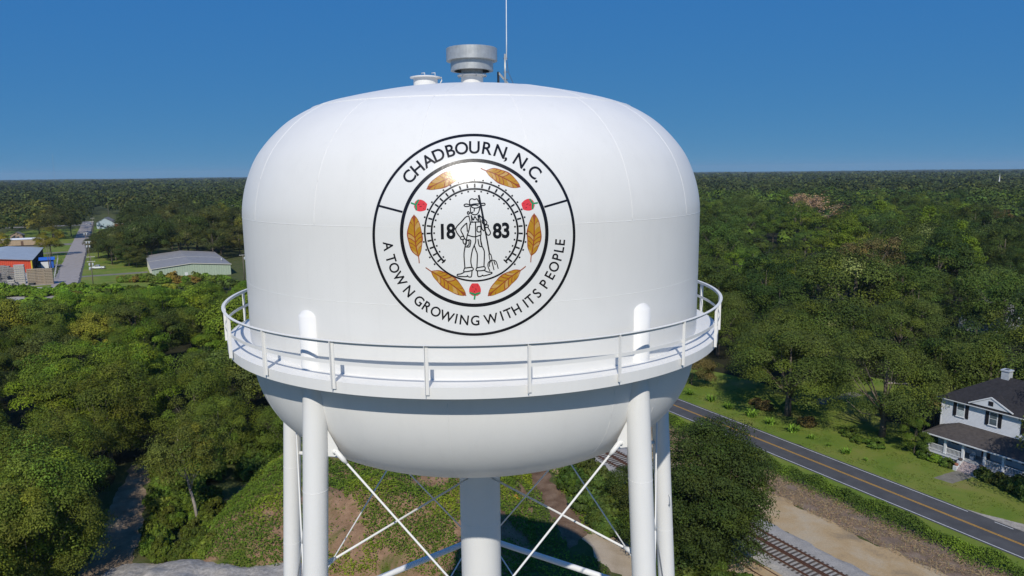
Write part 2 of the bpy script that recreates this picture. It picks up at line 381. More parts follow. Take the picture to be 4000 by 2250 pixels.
def on_tank(pts, off):
    d = rays([e1(x, y) for x, y in pts]); n = len(d); lo = np.full(n, 13.0); hi = np.full(n, 24.0)
    for _ in range(40):
        t = (lo+hi)/2; P = d*t[:, None]; rho = np.hypot(P[:, 0]-AX[0], P[:, 1]-AX[1]); ins = rho < tank_r(P[:, 2]+H)
        hi = np.where(ins, t, hi); lo = np.where(ins, lo, t)
    P = d*hi[:, None]; z = P[:, 2]+H; q = P[:, :2]-AX; rho = np.hypot(q[:, 0], q[:, 1])
    sl = (tank_r(z+.05)-tank_r(z-.05))/.1
    nrm = np.stack([q[:, 0]/rho, q[:, 1]/rho, -sl], 1); nrm /= np.linalg.norm(nrm, axis=1)[:, None]
    P = np.stack([P[:, 0], P[:, 1], z], 1) + nrm*off
    return P - SEAL0
class Art:
    def __init__(s): s.p = []; s.f = []
    def add(s, pts, fs): b = len(s.p); s.p += list(pts); s.f += [tuple(i+b for i in f) for f in fs]
    def stroke(s, pts, w, closed=False, step=9.0, taper=False):
        P = [np.array(p, float) for p in pts]
        if closed: P.append(P[0])
        Q = [P[0]]
        for a, b in zip(P, P[1:]):
            n = max(1, int(np.hypot(*(b-a))/step))
            Q += [a + (b-a)*k/n for k in range(1, n+1)]
        L = []
        for i, p in enumerate(Q):
            a = Q[max(i-1, 0)]; b = Q[min(i+1, len(Q)-1)]
            if closed and i in (0, len(Q)-1): a, b = Q[-2], Q[1]
            t = b-a; t = t/(np.hypot(*t)+1e-9); nn_ = np.array([-t[1], t[0]])
            ww = w/2*(1-.75*i/(len(Q)-1) if taper else 1); L += [p+nn_*ww, p-nn_*ww]
        if not closed:
            t = Q[0]-Q[1]; t = t/np.hypot(*t)*w*.3; L[0] = L[0]+t; L[1] = L[1]+t
        s.add(L, [(2*i, 2*i+1, 2*i+3, 2*i+2) for i in range(len(Q)-1)])
    def smooth(s, pts, w, closed=False):
        P = [np.array(p, float) for p in pts]
        if closed: P = P + [P[0]]
        s.stroke(catmull(P, 5) if len(P) > 2 else P, w)
    def ringarc(s, cx, cy, rx, ry, w, a0=0, a1=360, n=180):
        s.stroke([(cx+rx*math.sin(math.radians(a0+(a1-a0)*k/n)), cy-ry*math.cos(math.radians(a0+(a1-a0)*k/n))) for k in range(n+1)], w, step=20)
    def disc(s, cx, cy, rx, ry, nr=14, n=96):
        pts = [(cx, cy)]; fs = []
        for i in range(1, nr+1):
            for k in range(n): a = 2*math.pi*k/n; pts.append((cx+rx*i/nr*math.sin(a), cy-ry*i/nr*math.cos(a)))
        fs += [(0, 1+k, 1+(k+1) % n) for k in range(n)]
        for i in range(nr-1):
            for k in range(n): fs.append((1+i*n+k, 1+(i+1)*n+k, 1+(i+1)*n+(k+1) % n, 1+i*n+(k+1) % n))
        s.add(pts, fs)
    def blob(s, axis, wid, nx=6):
        """ribbon surface along an axis, wid(t) -> (left, right)"""
        A = [np.array(a, float) for a in catmull(axis, 6)]; pts = []; fs = []; n = len(A)
        for i, p in enumerate(A):
            t = A[min(i+1, n-1)]-A[max(i-1, 0)]; t = t/np.hypot(*t); nn_ = np.array([-t[1], t[0]]); l, r = wid(i/(n-1))
            for k in range(nx+1): pts.append(p + nn_*(-l+(l+r)*k/nx))
        for i in range(n-1):
            for k in range(nx): b = i*(nx+1)+k; fs.append((b, b+1, b+nx+2, b+nx+1))
        s.add(pts, fs)
    def build(s, name, m, off, parent):
        P = on_tank(s.p, off); me = bpy.data.meshes.new(name); me.from_pydata([tuple(p) for p in P], [], s.f); me.update()
        return link(name, me, m, parent, True)
a = Art(); a.disc(743, 720, 660, 657, 18, 128); a.build('backing', VINYL, .003, seal)
a = Art(); a.ringarc(743, 720, 644, 641, 17); a.build('outer_ring', BLACK, .006, seal)
a = Art(); a.ringarc(745, 707.5, 467, 465.5, 22); a.build('inner_ring', BLACK, .006, seal)
for p in (((130, 533), (284, 573)), ((1347, 497), (1195, 541))):
    a = Art(); a.stroke(p, 14); a.build('divider', BLACK, .006, seal)
FONT = {}
def glyph(ch, bold=0.0):
    if (ch, bold) in FONT: return FONT[(ch, bold)]
    cu = bpy.data.curves.new('t', 'FONT'); cu.body = ch; cu.offset = bold; cu.resolution_u = 5
    ob = bpy.data.objects.new('t', cu); COL.objects.link(ob); dg = bpy.context.evaluated_depsgraph_get()
    ev = ob.evaluated_get(dg); me = ev.to_mesh()
    V = [(v.co.x, v.co.y) for v in me.vertices]; F = [tuple(p.vertices) for p in me.polygons]; ev.to_mesh_clear()
    bpy.data.objects.remove(ob); bpy.data.curves.remove(cu)
    out = []                                        # split long triangles so that they follow the curved shell
    def cut(a, b, c, lev):
        P = [V[a], V[b], V[c]]; E_ = [math.dist(P[i], P[(i+1) % 3]) for i in range(3)]; k = E_.index(max(E_))
        if E_[k] < .16 or lev > 9: out.append((a, b, c)); return
        T = [a, b, c]; p, q, r_ = T[k], T[(k+1) % 3], T[(k+2) % 3]; V.append(((V[p][0]+V[q][0])/2, (V[p][1]+V[q][1])/2)); m = len(V)-1
        cut(p, m, r_, lev+1); cut(m, q, r_, lev+1)
    for f_ in F:
        for i in range(1, len(f_)-1): cut(f_[0], f_[i], f_[i+1], 0)
    FONT[(ch, bold)] = (V, out); return V, out
CAPH = max(v[1] for v in glyph('H')[0])
def letter(ch, cx, cy, rot, h, sx=1.0, bold=0.0, base=False):
    V, F = glyph(ch, bold); xs = [v[0] for v in V]; x0 = (min(xs)+max(xs))/2; k = h/CAPH; c, s_ = math.cos(rot), math.sin(rot)
    a = Art(); pts = []
    for x, y in V:
        X = (x-x0)*k*sx; Y = -(y-CAPH/2)*k
        pts.append((cx + X*c - Y*s_, cy + X*s_ + Y*c))
    a.add(pts, F); return a
word = seal
CX, CY = 743, 715
for ch, an in zip('CHADBOURN,N.C.', (-48.5, -40.6, -32.0, -24.0, -15.8, -8.2, .3, 9.0, 17.8, 23.0, 32.3, 38.0, 44.4, 49.8)):
    t = math.radians(an); r = 557
    letter(ch, CX+r*math.sin(t), CY-r*math.cos(t), t, 76, 1.0, .017).build('letter', BLACK, .006, word)
for ch, an in zip('ATOWNGROWINGWITHITSPEOPLE', (-82.0, -73.4, -67.0, -58.8, -48.6, -39.4, -32.8, -26.2, -18.2, -11.8, -6.4, .8, 11.4, 18.8, 23.4, 29.4, 36.6, 40.6, 46.8, 54.8, 61.4, 67.8, 74.6, 79.9, 84.6)):
    t = math.radians(an); r = 556
    letter(ch, CX+r*math.sin(t), CY+r*math.cos(t), -t, 61, .95, .015).build('letter', BLACK, .006, word)
for ch, x, y in (('1', 540, 699), ('8', 595, 697), ('8', 893, 694), ('3', 947, 691)):
    letter(ch, x, y, -.02, 90, .86, .036).build('numeral', BLACK, .006, word)
# railway ring
rr = seal
a = Art(); a.ringarc(748, 698, 321, 318, 11); a.build('outer_rail', BLACK, .006, rr)
a = Art(); a.ringarc(748, 699, 277, 274, 12, -135, 135, 150)
for sg in (-1, 1):
    t = math.radians(134*sg); a.stroke([(748+262*math.sin(t), 699-262*math.cos(t)), (748+292*math.sin(t), 699-292*math.cos(t))], 9)
a.build('inner_rail', BLACK, .006, rr)
for k in range(29):
    t = math.radians(-129.5 + 259/28*k); sx, cy = math.sin(t), -math.cos(t)
    for (ra, rb) in ((287, 310), (332, 339), (259, 266)):
        a = Art(); a.stroke([(748+ra*sx, 698+(ra-2)*cy), (748+rb*sx, 698+(rb-3)*cy)], 11); a.build('sleeper_mark' if ra == 287 else 'sleeper_dot', BLACK, .006, rr)
# tobacco leaves
def leaf_art(tip, stem, w, bend):
    tip, stem = np.array(tip, float), np.array(stem, float); ax_ = stem-tip; ln = np.hypot(*ax_); t = ax_/ln; n_ = np.array([-t[1], t[0]])
    base = tip + ax_*.87
    C = [tip, tip+ax_*.25+n_*bend*.6, tip+ax_*.5+n_*bend, tip+ax_*.72+n_*bend*.7, base]
    pr_ = lambda u: max(.0, math.sin(math.pi*min(1, u**.85)))**.85
    wob = lambda u, p: 1+.05*math.sin(16*u+p)
    g = seal
    a = Art(); a.blob(C, lambda u: (w/2*pr_(u)*wob(u, 0)+1, w/2*pr_(u)*wob(u, 2)+1), 6); a.build('tobacco_leaf', RUST, .0055, g)
    D = catmull(C, 10); at_ = lambda u: D[max(0, min(len(D)-1, int(round(u*(len(D)-1)))))]
    for sg in (-1, 1):                                # gold panels between the veins, each side
        for k in range(8):
            u0, u1 = .05+.105*k, .05+.105*(k+1); hw = lambda u: w/2*pr_(u)*.90
            m0, m1 = at_(u0+.10)+n_*sg*3.5, at_(u1+.085)+n_*sg*3.5; o0, o1 = at_(u0)+n_*sg*hw(u0), at_(u1-.018)+n_*sg*hw(u1-.018)
            a = Art(); q = 5; pts = []
            for e_ in range(q+1):
                f_ = e_/q; p0 = m0+(o0-m0)*f_ - t*5*math.sin(math.pi*f_); p1 = m1+(o1-m1)*f_ - t*5*math.sin(math.pi*f_); pts += [p0, (p0+p1)/2, p1]
            a.add(pts, [(3*e_+c_, 3*e_+c_+1, 3*e_+c_+4, 3*e_+c_+3) for e_ in range(q) for c_ in (0, 1)])
            a.build('leaf_panel', TAN if (k+sg) % 4 == 0 else GOLD, .008, g)
    a = Art(); a.smooth(C + [stem], 6); a.build('leaf_midrib', RUST, .010, g)
leaf_art((440, 426), (720, 304), 88, -8); leaf_art((1040, 413), (786, 292), 88, 8)
leaf_art((358, 592), (392, 902), 96, 10); leaf_art((1130, 584), (1108, 896), 92, -10)
leaf_art((692, 1110), (433, 930), 92, 6); leaf_art((834, 1112), (1076, 922), 88, -6)
def berry(c, t):
    t = np.array(t, float); t /= np.hypot(*t); c = np.array(c, float); n_ = np.array([-t[1], t[0]])
    g = seal
    a = Art(); a.blob([c-t*42, c-t*10, c+t*20, c+t*38], lambda u: (4+34*math.sin(math.pi*min(1, (.12+u*.80)))**.8,)*2, 6); a.build('strawberry', RED, .0055, g)
    a = Art()
    for k in range(8): p = c + t*(-26+(k*17) % 46) + n_*(-20+(k*13) % 40)*(.75); a.stroke([p-t*2, p+t*2], 3)
    a.build('strawberry_seed', BLACK, .009, g)
    a = Art()
    for q in (-34, -16, 0, 16, 34): a.stroke([c+t*30, c+t*(26-abs(q)*.25)+n_*q], 11)
    a.stroke([c+t*30, c+t*62+n_*4], 10); a.build('strawberry_calyx', GREEN, .009, g)
berry((398, 532), (-1, -.22)); berry((1093, 527), (1, -.28)); berry((750, 1074), (0, 1))
# the farmer, line drawn
fm = seal
parts = {
 'hat': [[(492,292),(485,240),(502,210),(530,206),(556,216),(590,206),(606,228),(626,272)], [(490,290),(440,279),(409,293),(422,312),(460,314),(495,304)], [(490,292),(560,277),(620,277),(690,268),(706,284),(690,298),(640,297)], [(490,300),(530,330),(580,336),(625,318),(640,297)], [(512,304),(560,292),(612,302)]],
 'head': [[(498,330),(500,380),(512,412),(550,430),(590,424),(616,390),(631,325)], [(556,338),(550,384)], [(516,402),(540,392)], [(455,402),(465,386),(480,395),(478,420),(462,422),(455,402)], [(480,412),(512,402)]],
 'shirt': [[(510,440),(540,505),(560,455),(600,510),(616,440)], [(470,450),(430,465),(380,520),(312,590),(290,635),(310,690),(355,750)], [(446,550),(420,570),(364,640),(390,705),(405,737)], [(355,752),(385,735),(411,752),(400,781),(366,776),(355,752)], [(392,780),(400,830),(435,850),(441,800),(415,766)], [(446,550),(456,670)],
           [(620,435),(660,470),(672,500)], [(672,490),(702,502),(731,540),(715,566),(682,560),(662,522),(672,490)], [(702,580),(746,575),(746,606),(702,606),(702,580)], [(746,610),(781,680),(766,715),(736,713),(710,660)], [(650,560),(662,630),(692,662)]],
 'overalls': [[(476,445),(488,500),(502,572)], [(510,440),(516,490),(522,545)], [(622,430),(634,490),(650,562)], [(605,440),(612,490),(622,540)], [(510,536),(640,531)], [(492,560),(480,640),(455,718)], [(645,540),(648,720)], [(455,716),(510,735),(570,741),(641,718)], [(570,535),(573,740)], [(595,600),(595,665),(640,668),(645,600),(595,600)],
           [(440,790),(500,790),(495,860),(480,886),(430,885)], [(455,795),(478,798),(474,856),(445,872)], [(605,780),(620,860),(640,880),(661,870),(640,776)], [(455,720),(440,790),(420,900),(408,1000),(420,1180)], [(572,740),(570,820),(530,920),(510,1020),(505,1100),(520,1172)], [(551,860),(575,930),(596,1000),(591,1172)], [(641,720),(650,840),(680,910),(696,970),(690,1168)],
           [(415,1186),(520,1176),(530,1215),(410,1236),(415,1186)], [(585,1182),(695,1166),(695,1214),(585,1221),(585,1182)]],
 'shoes': [[(420,1236),(370,1265),(315,1276),(325,1300),(440,1306),(455,1290),(470,1308),(511,1305),(521,1226)], [(596,1226),(606,1301),(650,1300),(670,1285),(690,1295),(790,1266),(800,1246),(740,1239),(690,1216)]],
}
for nm, strokes in parts.items():
    a = Art()
    for s_ in strokes: a.smooth([e2(*p) for p in s_], 7.4)
    a.build('farmer_'+nm, BLACK, .006, fm)
a = Art(); a.stroke([e2(618, 160), e2(680, 480), e2(706, 650)], 13); a.stroke([e2(706, 650), e2(736, 800), e2(769, 990)], 9.5)
for s_ in ([(760,990),(785,990),(802,1066),(776,1072),(760,990)], [(778,1078),(747,1120),(750,1170),(775,1228)], [(785,1085),(765,1130),(770,1165)], [(798,1072),(812,1130),(832,1214)], [(806,1072),(850,1082),(872,1120),(892,1194)], [(832,1090),(850,1140)]):
    a.smooth([e2(*p) for p in s_], 6.5)
a.build('farmer_pitchfork', BLACK, .0065, fm)
# ------------------------------------------------------------------ ground, roads, railway
rng = np.random.default_rng(7); random.seed(7)
def ground_mat(name, stops, scale=.25, stops2=None, fine=6.0, bump=.5, rough=.95, mixf=.5):
    """two-scale mottled ground: broad patches plus fine speckle, world coordinates"""
    m, nt, b = new_mat(name); co = pos_co(nt)
    c = ramp_n(nt, noise_n(nt, scale, 8, .65, co, .3), stops)
    fn = noise_n(nt, fine, 6, .75, co)
    c = mix_n(nt, mixf, c, ramp_n(nt, fn, [(.25, (.25,)*3), (.75, (.78,)*3)]), 'OVERLAY')
    nt.links.new(c, b.inputs['Base Color']); b.inputs['Roughness'].default_value = rough; b.inputs['Specular IOR Level'].default_value = .15
    bump_n(nt, b, fn, bump, .12)
    return m
GRASS_WILD = ground_mat('rough_grass', [(.3, (.055, .070, .020)), (.5, (.080, .095, .028)), (.68, (.12, .105, .050))], .3, fine=4, bump=.8)
LAWN = ground_mat('mown_lawn', [(.26, (.088, .150, .022)), (.44, (.138, .200, .028)), (.58, (.190, .218, .042)), (.74, (.245, .20, .08))], .11, fine=9, bump=.6, mixf=.35)
SAND = ground_mat('yellow_sand', [(.30, (.26, .20, .13)), (.45, (.44, .31, .165)), (.6, (.47, .37, .24)), (.75, (.42, .36, .27))], .22, fine=5, bump=.5, mixf=.35)
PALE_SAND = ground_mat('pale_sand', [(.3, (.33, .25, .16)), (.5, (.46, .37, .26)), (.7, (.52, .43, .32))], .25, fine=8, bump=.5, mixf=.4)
DEAD = ground_mat('dead_brush_soil', [(.3, (.18, .13, .092)), (.55, (.27, .195, .14)), (.75, (.34, .26, .185))], .6, fine=12, bump=1.0, mixf=.6)
BALLAST = ground_mat('ballast', [(.3, (.33, .31, .28)), (.7, (.45, .42, .38))], .8, fine=7, bump=1.0, mixf=.75)
GRAVEL = ground_mat('grey_gravel', [(.3, (.31, .28, .24)), (.7, (.46, .42, .365))], 1.1, fine=2.4, bump=1.0, mixf=.9)
TRACK = ground_mat('track_dirt', [(.3, (.17, .12, .075)), (.5, (.26, .19, .12)), (.7, (.36, .28, .19))], .4, fine=5, bump=.6)
SOIL = ground_mat('red_brown_soil', [(.3, (.11, .065, .04)), (.5, (.19, .12, .075)), (.7, (.26, .18, .12))], .5, fine=5, bump=.8)
CONC = ground_mat('old_concrete', [(.3, (.15, .14, .115)), (.7, (.26, .24, .20))], .7, fine=5, bump=.2, mixf=.3)
YARD = ground_mat('packed_yard', [(.3, (.34, .31, .27)), (.6, (.46, .43, .39)), (.8, (.30, .29, .20))], .06, fine=2, bump=.2, mixf=.25)
def asphalt(name, a, b_, crack=False):
    m, nt, b = new_mat(name); co = pos_co(nt)
    c = ramp_n(nt, noise_n(nt, .4, 6, .6, co), [(.3, a), (.7, b_)])
    c = mix_n(nt, .5, c, ramp_n(nt, noise_n(nt, 30, 3, .8, co), [(.2, (.3,)*3), (.8, (.7,)*3)]), 'OVERLAY')
    nt.links.new(c, b.inputs['Base Color']); b.inputs['Roughness'].default_value = .85; b.inputs['Specular IOR Level'].default_value = .25
    bump_n(nt, b, noise_n(nt, 60, 3, .7, co), .3, .01); return m
ASPHALT = asphalt('asphalt', (.066, .066, .068), (.100, .099, .100)); OLD_ASPHALT = asphalt('old_asphalt', (.30, .265, .24), (.39, .35, .32))
LINE_W = mat('white_road_paint', (.66, .66, .64), .7, .2, 4); LINE_Y = mat('yellow_road_paint', (.62, .32, .03), .7, .2, 4)
LINE_OLD = mat('worn_road_paint', (.42, .40, .36), .8, .3, 4)

def sheet(name, poly, z, m, parent=None, jag=0.0, step=1.0, kind='structure', seed=0):
    """flat polygon with a ragged outline"""
    P = []
    n = len(poly)
    for i in range(n):
        a, b = np.array(poly[i], float), np.array(poly[(i+1) % n], float); L = np.hypot(*(b-a)); k = max(1, int(L/step)) if jag else 1
        t = (b-a)/(L+1e-9); nr = np.array([-t[1], t[0]])
        for j in range(k):
            p = a + (b-a)*j/k
            if jag: p = p + nr*jag*(noise.noise(Vector((p[0]*.35+seed, p[1]*.35, 0)))*1.6 + noise.noise(Vector((p[0]*1.7, p[1]*1.7, seed)))*.9)
            P.append((p[0], p[1], z))
    me = bpy.data.meshes.new(name); me.from_pydata(P, [], [tuple(range(len(P)))]); me.update()
    if me.polygons[0].normal.z < 0: me.flip_normals()
    o = link(name, me, m, parent)
    if parent is None: o['kind'] = kind
    return o
def strip(name, d0, d1, s0, s1, z, m, parent=None, jag=0.0, step=1.0):
    return sheet(name, [sd(s0, d0), sd(s1, d0), sd(s1, d1), sd(s0, d1)], z, m, parent, jag, step)
E8 = 14000
sheet('ground', [(-E8, -E8), (E8, -E8), (E8, E8), (-E8, E8)], 0, GRASS_WILD)
strip('lawn', 5.9, 62, -62, 60, .004, LAWN, jag=.5)
strip('grass_verge', -4.2, .2, -160, 60, .004, LAWN, jag=.5)
strip('brush_strip', -11.0, -4.0, -160, 60, .008, DEAD, jag=.7)
strip('sand_strip', -17.4, -10.4, -160, 60, .012, SAND, jag=.8)
strip('sand_strip', -30.5, -24.2, -120, 60, .012, SAND, jag=.8)
FLOOR = ground_mat('litter_gap_shade', [(.3, (.018, .020, .009)), (.7, (.040, .038, .018))], .3, fine=3)  # near black, so the shade between crowns is put into the floor colour
sheet('wood_floor', [sd(60, 40), sd(-14, 26), sd(-14, 48), sd(-34, 48), sd(-34, 26), sd(-260, 16), sd(-900, 40), sd(-500, 900), sd(200, 500)], .012, FLOOR, None, 1.5, 3)
sheet('wood_floor', [(-58, 60), (-51, 76), (-57, 97), (-42, 104), (-8, 112), (-20, 150), (-95, 262), (-140, 262), (-175, 235), (-200, 150), (-130, 70)], .009, FLOOR, None, 1.5, 2)
# highway with its markings
hw = strip('highway', -.35, 6.15, -420, 90, .03, ASPHALT)
strip('edge_line', -.06, .06, -420, 90, .034, LINE_W, hw)
strip('edge_line', 5.70, 5.82, -420, 11.6, .034, LINE_W, hw)
for s0, s1 in ((14.6, 16.6), (19.6, 21.6), (24.6, 26.6)): strip('edge_dash', 5.70, 5.82, s0, s1, .034, LINE_W, hw)
for d0 in (2.72, 2.94): strip('centre_line', d0, d0+.11, -420, 90, .034, LINE_Y, hw)
sheet('gravel_shoulder', [sd(11, 6.1), sd(14, 7.0), sd(17, 8.2), sd(60, 8.8), sd(60, 6.1)], .024, GRAVEL, None, .15, .6)
# ballast bed and tracks
mb = MB(); 
def bed(d0, d1, s0, s1, h, name):
    V = []; F = []; n = int((s1-s0)/.8)
    prof_ = [(d0-.2, -.02), (d0+.5, h*.8), (d0+.9, h), (d1-.9, h), (d1-.5, h*.8), (d1+.2, -.02)]
    for i in range(n+1):
        s = s0+(s1-s0)*i/n
        for d, z in prof_:
            jj = .18*noise.noise(Vector((s*.9, d*2, 3))) if z < h*.9 else 0
            x, y = sd(s, d+jj*2); V.append((x, y, z + .03*noise.noise(Vector((s*2, d*3, 9)))))
    for i in range(n):
        for k in range(5): F.append((i*6+k, i*6+k+1, i*6+k+7, i*6+k+6))
    o = MB().add(V, F).build(name, BALLAST); o['kind'] = 'structure'; return o
bed(-24.4, -16.9, -150, 40, .30, 'ballast_bed')
RUSTY = mat('rusty_rail_steel', (.115, .055, .035), .75, .3, 8); TIE = mat('weathered_sleeper_wood', (.085, .068, .055), .9, .4, 3, bump=.4)
def rail_obj(s0, d0, s1, d1, z, parent, name='rail', c=0.0):
    V = []; n = max(2, int((s1-s0)/3)); sec = [(-.07, 0), (.07, 0), (.07, .025), (.015, .05), (.015, .12), (.04, .13), (.04, .17), (-.04, .17), (-.04, .13), (-.015, .12), (-.015, .05), (-.07, .025)]
    for i in range(n+1):
        t = i/n; s = s0+(s1-s0)*t; d = d0+(d1-d0)*t + c*math.sin(math.pi*t)
        for dx, dz in sec: x, y = sd(s, d+dx); V.append((x, y, z+dz))
    k = len(sec); F = [(i*k+j, i*k+(j+1) % k, (i+1)*k+(j+1) % k, (i+1)*k+j) for i in range(n) for j in range(k)]
    return MB().add(V, F).build(name, RUSTY, parent)
def track(name, s0, s1, dl, dr, label, ties=True, z=.33, tie_w=2.5, tie_z=.31):
    x, y = sd(0, 0); t = empty(name, (0, 0, 0), 0, label, 'railway track', None)
    rail_obj(s0, dl[0], s1, dl[1], z, t); rail_obj(s0, dr[0], s1, dr[1], z, t)
    if ties:
        me = MB().box(-tie_w/2, tie_w/2, -.115, .115, -.16, .03).mesh('sleeper'); me.materials.append(TIE)
        s = s0+.3; i = 0
        while s < s1:
            if -75 < s < 24:
                u = (s-s0)/(s1-s0); dm = (dl[0]+(dl[1]-dl[0])*u + dr[0]+(dr[1]-dr[0])*u)/2
                o = bpy.data.objects.new('sleeper', me); COL.objects.link(o); o.parent = t; x, y = sd(s, dm+random.uniform(-.10, .10))
                o.location = (x, y, tie_z+random.uniform(-.01, .012)); o.rotation_euler = (0, 0, math.atan2(NN[1], NN[0])+random.uniform(-.035, .035))
            s += .56
    return t
track('railway_track', -150, 40, (-18.3, -20.0), (-19.85, -21.45), 'rusty railway track on grey ballast, on the side nearer the highway')
track('railway_track', -150, 40, (-20.15, -21.7), (-21.7, -23.2), 'rusty railway track on grey ballast, on the side nearer the water tower', tie_z=.325)
track('railway_track', -120, 40, (-25.1, -25.1), (-26.55, -26.55), 'half buried rusty rails in sand beside the ballast bed', ties=False, z=-.06)
# sandy ground and paths by the tower
sheet('sandy_clearing', [(12.0, 55), (12.0, 63.0), (10.2, 68.0), (8.3, 71.8), (7.4, 75.5), (10.0, 77), (12.5, 76), (15, 70), (16, 60), (16, 48), (9, 45)], .006, PALE_SAND, None, .8, .8)  # sand cut back along the tank's shadow; darker ground there deepens the shade
sheet('dirt_path', [(6.0, 72.5), (9.5, 77.0), (7.5, 83), (5.2, 90), (3.6, 99), (1.2, 99), (2.0, 90), (4.2, 82)], .007, SOIL, None, .5, .7)
sheet('dirt_track', [(-36, 55), (-39.5, 68), (-42.5, 75), (-47, 84), (-51.5, 97), (-55, 97), (-51, 84), (-47, 75), (-45.5, 66), (-44, 55)], .005, TRACK, None, .6, .8)
sheet('bounce_yard', [(-34, -30), (34, -30), (30, 50), (8, 55), (0, 54), (-20, 58), (-34, 60), (-42, 55), (-40, 20)], .003, GRAVEL, None, 1.0, 1.5)  # pale ground below the view, coloured to bounce light onto the bowl

def heightfield(name, x0, x1, y0, y1, step, hfun, m, mask=None):
    nx, ny = int((x1-x0)/step)+1, int((y1-y0)/step)+1
    X = x0 + np.arange(nx)*step; Y = y0 + np.arange(ny)*step; V = np.zeros((ny, nx, 3))
    for j in range(ny):
        for i in range(nx): V[j, i] = (X[i], Y[j], hfun(X[i], Y[j]))
    idx = np.arange(nx*ny).reshape(ny, nx); F = np.stack([idx[:-1, :-1], idx[:-1, 1:], idx[1:, 1:], idx[1:, :-1]], -1).reshape(-1, 4)
    z = V.reshape(-1, 3)[:, 2]; F = F[(z[F] > -.15).any(1)]
    return link(name, np_mesh(name, V.reshape(-1, 3), F, m, True), None)
def fbm(x, y, s, o=4):
    return noise.fractal(Vector((x*s, y*s, 1.7)), 1.0, 2.0, o)
def mound_h(x, y):
    # a spoil heap behind the tower
    a = max(0, 1-(((x+17)/19.5)**2)**1.0); yy = (y-84)/(16.5 if y < 84 else 22)
    b = max(0, 1-yy*yy); h = 5.4*min(1, 1.5*a)*min(1, 1.35*b**.8)
    return -.2 + h*(1+.22*fbm(x, y, .16)) + (.35*fbm(x, y, .5) if h > .3 else 0)
def mound_mat():
    m, nt, b = new_mat('overgrown_soil'); co = pos_co(nt)
    f = noise_n(nt, .16, 7, .62, co, .5)
    soil = ramp_n(nt, noise_n(nt, 1.2, 6, .7, co), [(.3, (.21, .125, .072)), (.7, (.38, .24, .15))])
    grs = ramp_n(nt, noise_n(nt, .5, 6, .7, co), [(.3, (.065, .095, .018)), (.7, (.12, .15, .025))])
    nt.links.new(mix_n(nt, ramp_n(nt, f, [(.36, (0, 0, 0)), (.46, (1, 1, 1))]), grs, soil), b.inputs['Base Color'])
    b.inputs['Roughness'].default_value = .95; b.inputs['Specular IOR Level'].default_value = .1
    bump_n(nt, b, noise_n(nt, 5, 6, .75, co), .9, .2); return m
mo = heightfield('mound', -38, 4, 66, 107, .6, mound_h, mound_mat()); mo['kind'] = 'structure'
def gravel_h(x, y):
    yy = (y-65.0)/6.0; r = max(0, 1-yy*yy); 
    e = max(0, 1-((x+31)/12.5)**4)
    h = (1.7 + .35*math.sin(x*.5) + .12*math.sin(x*1.7+1) + .6*fbm(x, y, .3))*r**.8*e
    return -.2 + h + .10*fbm(x, y, .9)*(h > .1)
gv = heightfield('gravel_heap', -46, -17, 58, 72.5, .35, gravel_h, GRAVEL); gv['kind'] = 'structure'

# ------------------------------------------------------------------ left: street, drives, yard
st = strip('side_street', -102.8, -94.2, -720, -205, .03, OLD_ASPHALT, jag=.25, step=3)
strip('street_edge', -94.5, -93.4, -700, -215, .02, ASPHALT, jag=.3, step=3)
sheet('packed_yard', [sd(-235, -99.5), sd(-292, -99.5), sd(-292, -104), sd(-318, -108), sd(-318, -175), sd(-235, -175)], .012, YARD, None, 1.2, 2)
sheet('yard_grass', [sd(-276, -103.3), sd(-312, -103.3), sd(-316, -107.5), sd(-282, -107.5)], .02, LAWN, None, .4, 1)
sheet('yard_weeds', [sd(-269, -101.5), sd(-272, -118), sd(-266, -120), sd(-264, -103)], .02, LAWN, None, .6, 1)
strip('driveway', -93.8, -68.8, -291.5, -286.5, .018, CONC, jag=.2)
strip('driveway', -112, -99.5, -345, -337, .018, CONC, jag=.3)
strip('driveway', -140, -99.5, -412, -405, .018, CONC, jag=.3)
strip('driveway', -140, -99.5, -470, -456, .018, CONC, jag=.3)
strip('driveway', -93.5, -76, -523, -519, .018, CONC, jag=.2)
strip('street_lawn', -93.6, -60, -395, -240, .010, LAWN, jag=.6, step=2)
strip('street_lawn', -93.6, -70, -640, -470, .010, LAWN, jag=.6, step=3)
strip('street_lawn', -150, -99.8, -620, -346, .010, LAWN, jag=.6, step=3)
strip('cross_street', -240, -94, -672, -660, .026, OLD_ASPHALT, jag=.3, step=4)
strip('cross_street', -250, -120, -497, -490, .026, OLD_ASPHALT, jag=.3, step=4)
# ------------------------------------------------------------------ buildings
def ribbed(name, c, period=.3, depth=.03, rough=.5):
    """painted sheet metal; the ribs are geometry, this is the paint"""
    return mat(name, c, rough, .08, 1.2)
def rib_wall(p0, p1, z0, z1a, z1b=None, pitch=.9, prof=.05, apex=None):
    """corrugated wall between two ground points; top runs z1a..z1b or up to an apex in the middle"""
    p0, p1 = np.array(p0), np.array(p1); L = np.hypot(*(p1-p0)); t = (p1-p0)/L; n = np.array([t[1], -t[0]]); k = int(L/pitch); mb = MB(); V = []
    z1b = z1a if z1b is None else z1b; xs = []
    for i in range(k):
        xs += [(i*L/k, 0), (i*L/k+.55*L/k, 0), (i*L/k+.65*L/k, prof), (i*L/k+.9*L/k, prof)]
    xs.append((L, 0))
    for x, o in xs:
        p = p0 + t*x + n*o; u = x/L; z = z1a+(z1b-z1a)*u if apex is None else z1a + (apex-z1a)*(1-abs(2*u-1))
        V += [(p[0], p[1], z0), (p[0], p[1], z)]
    return mb.add(V, [(2*i, 2*i+2, 2*i+3, 2*i+1) for i in range(len(xs)-1)])
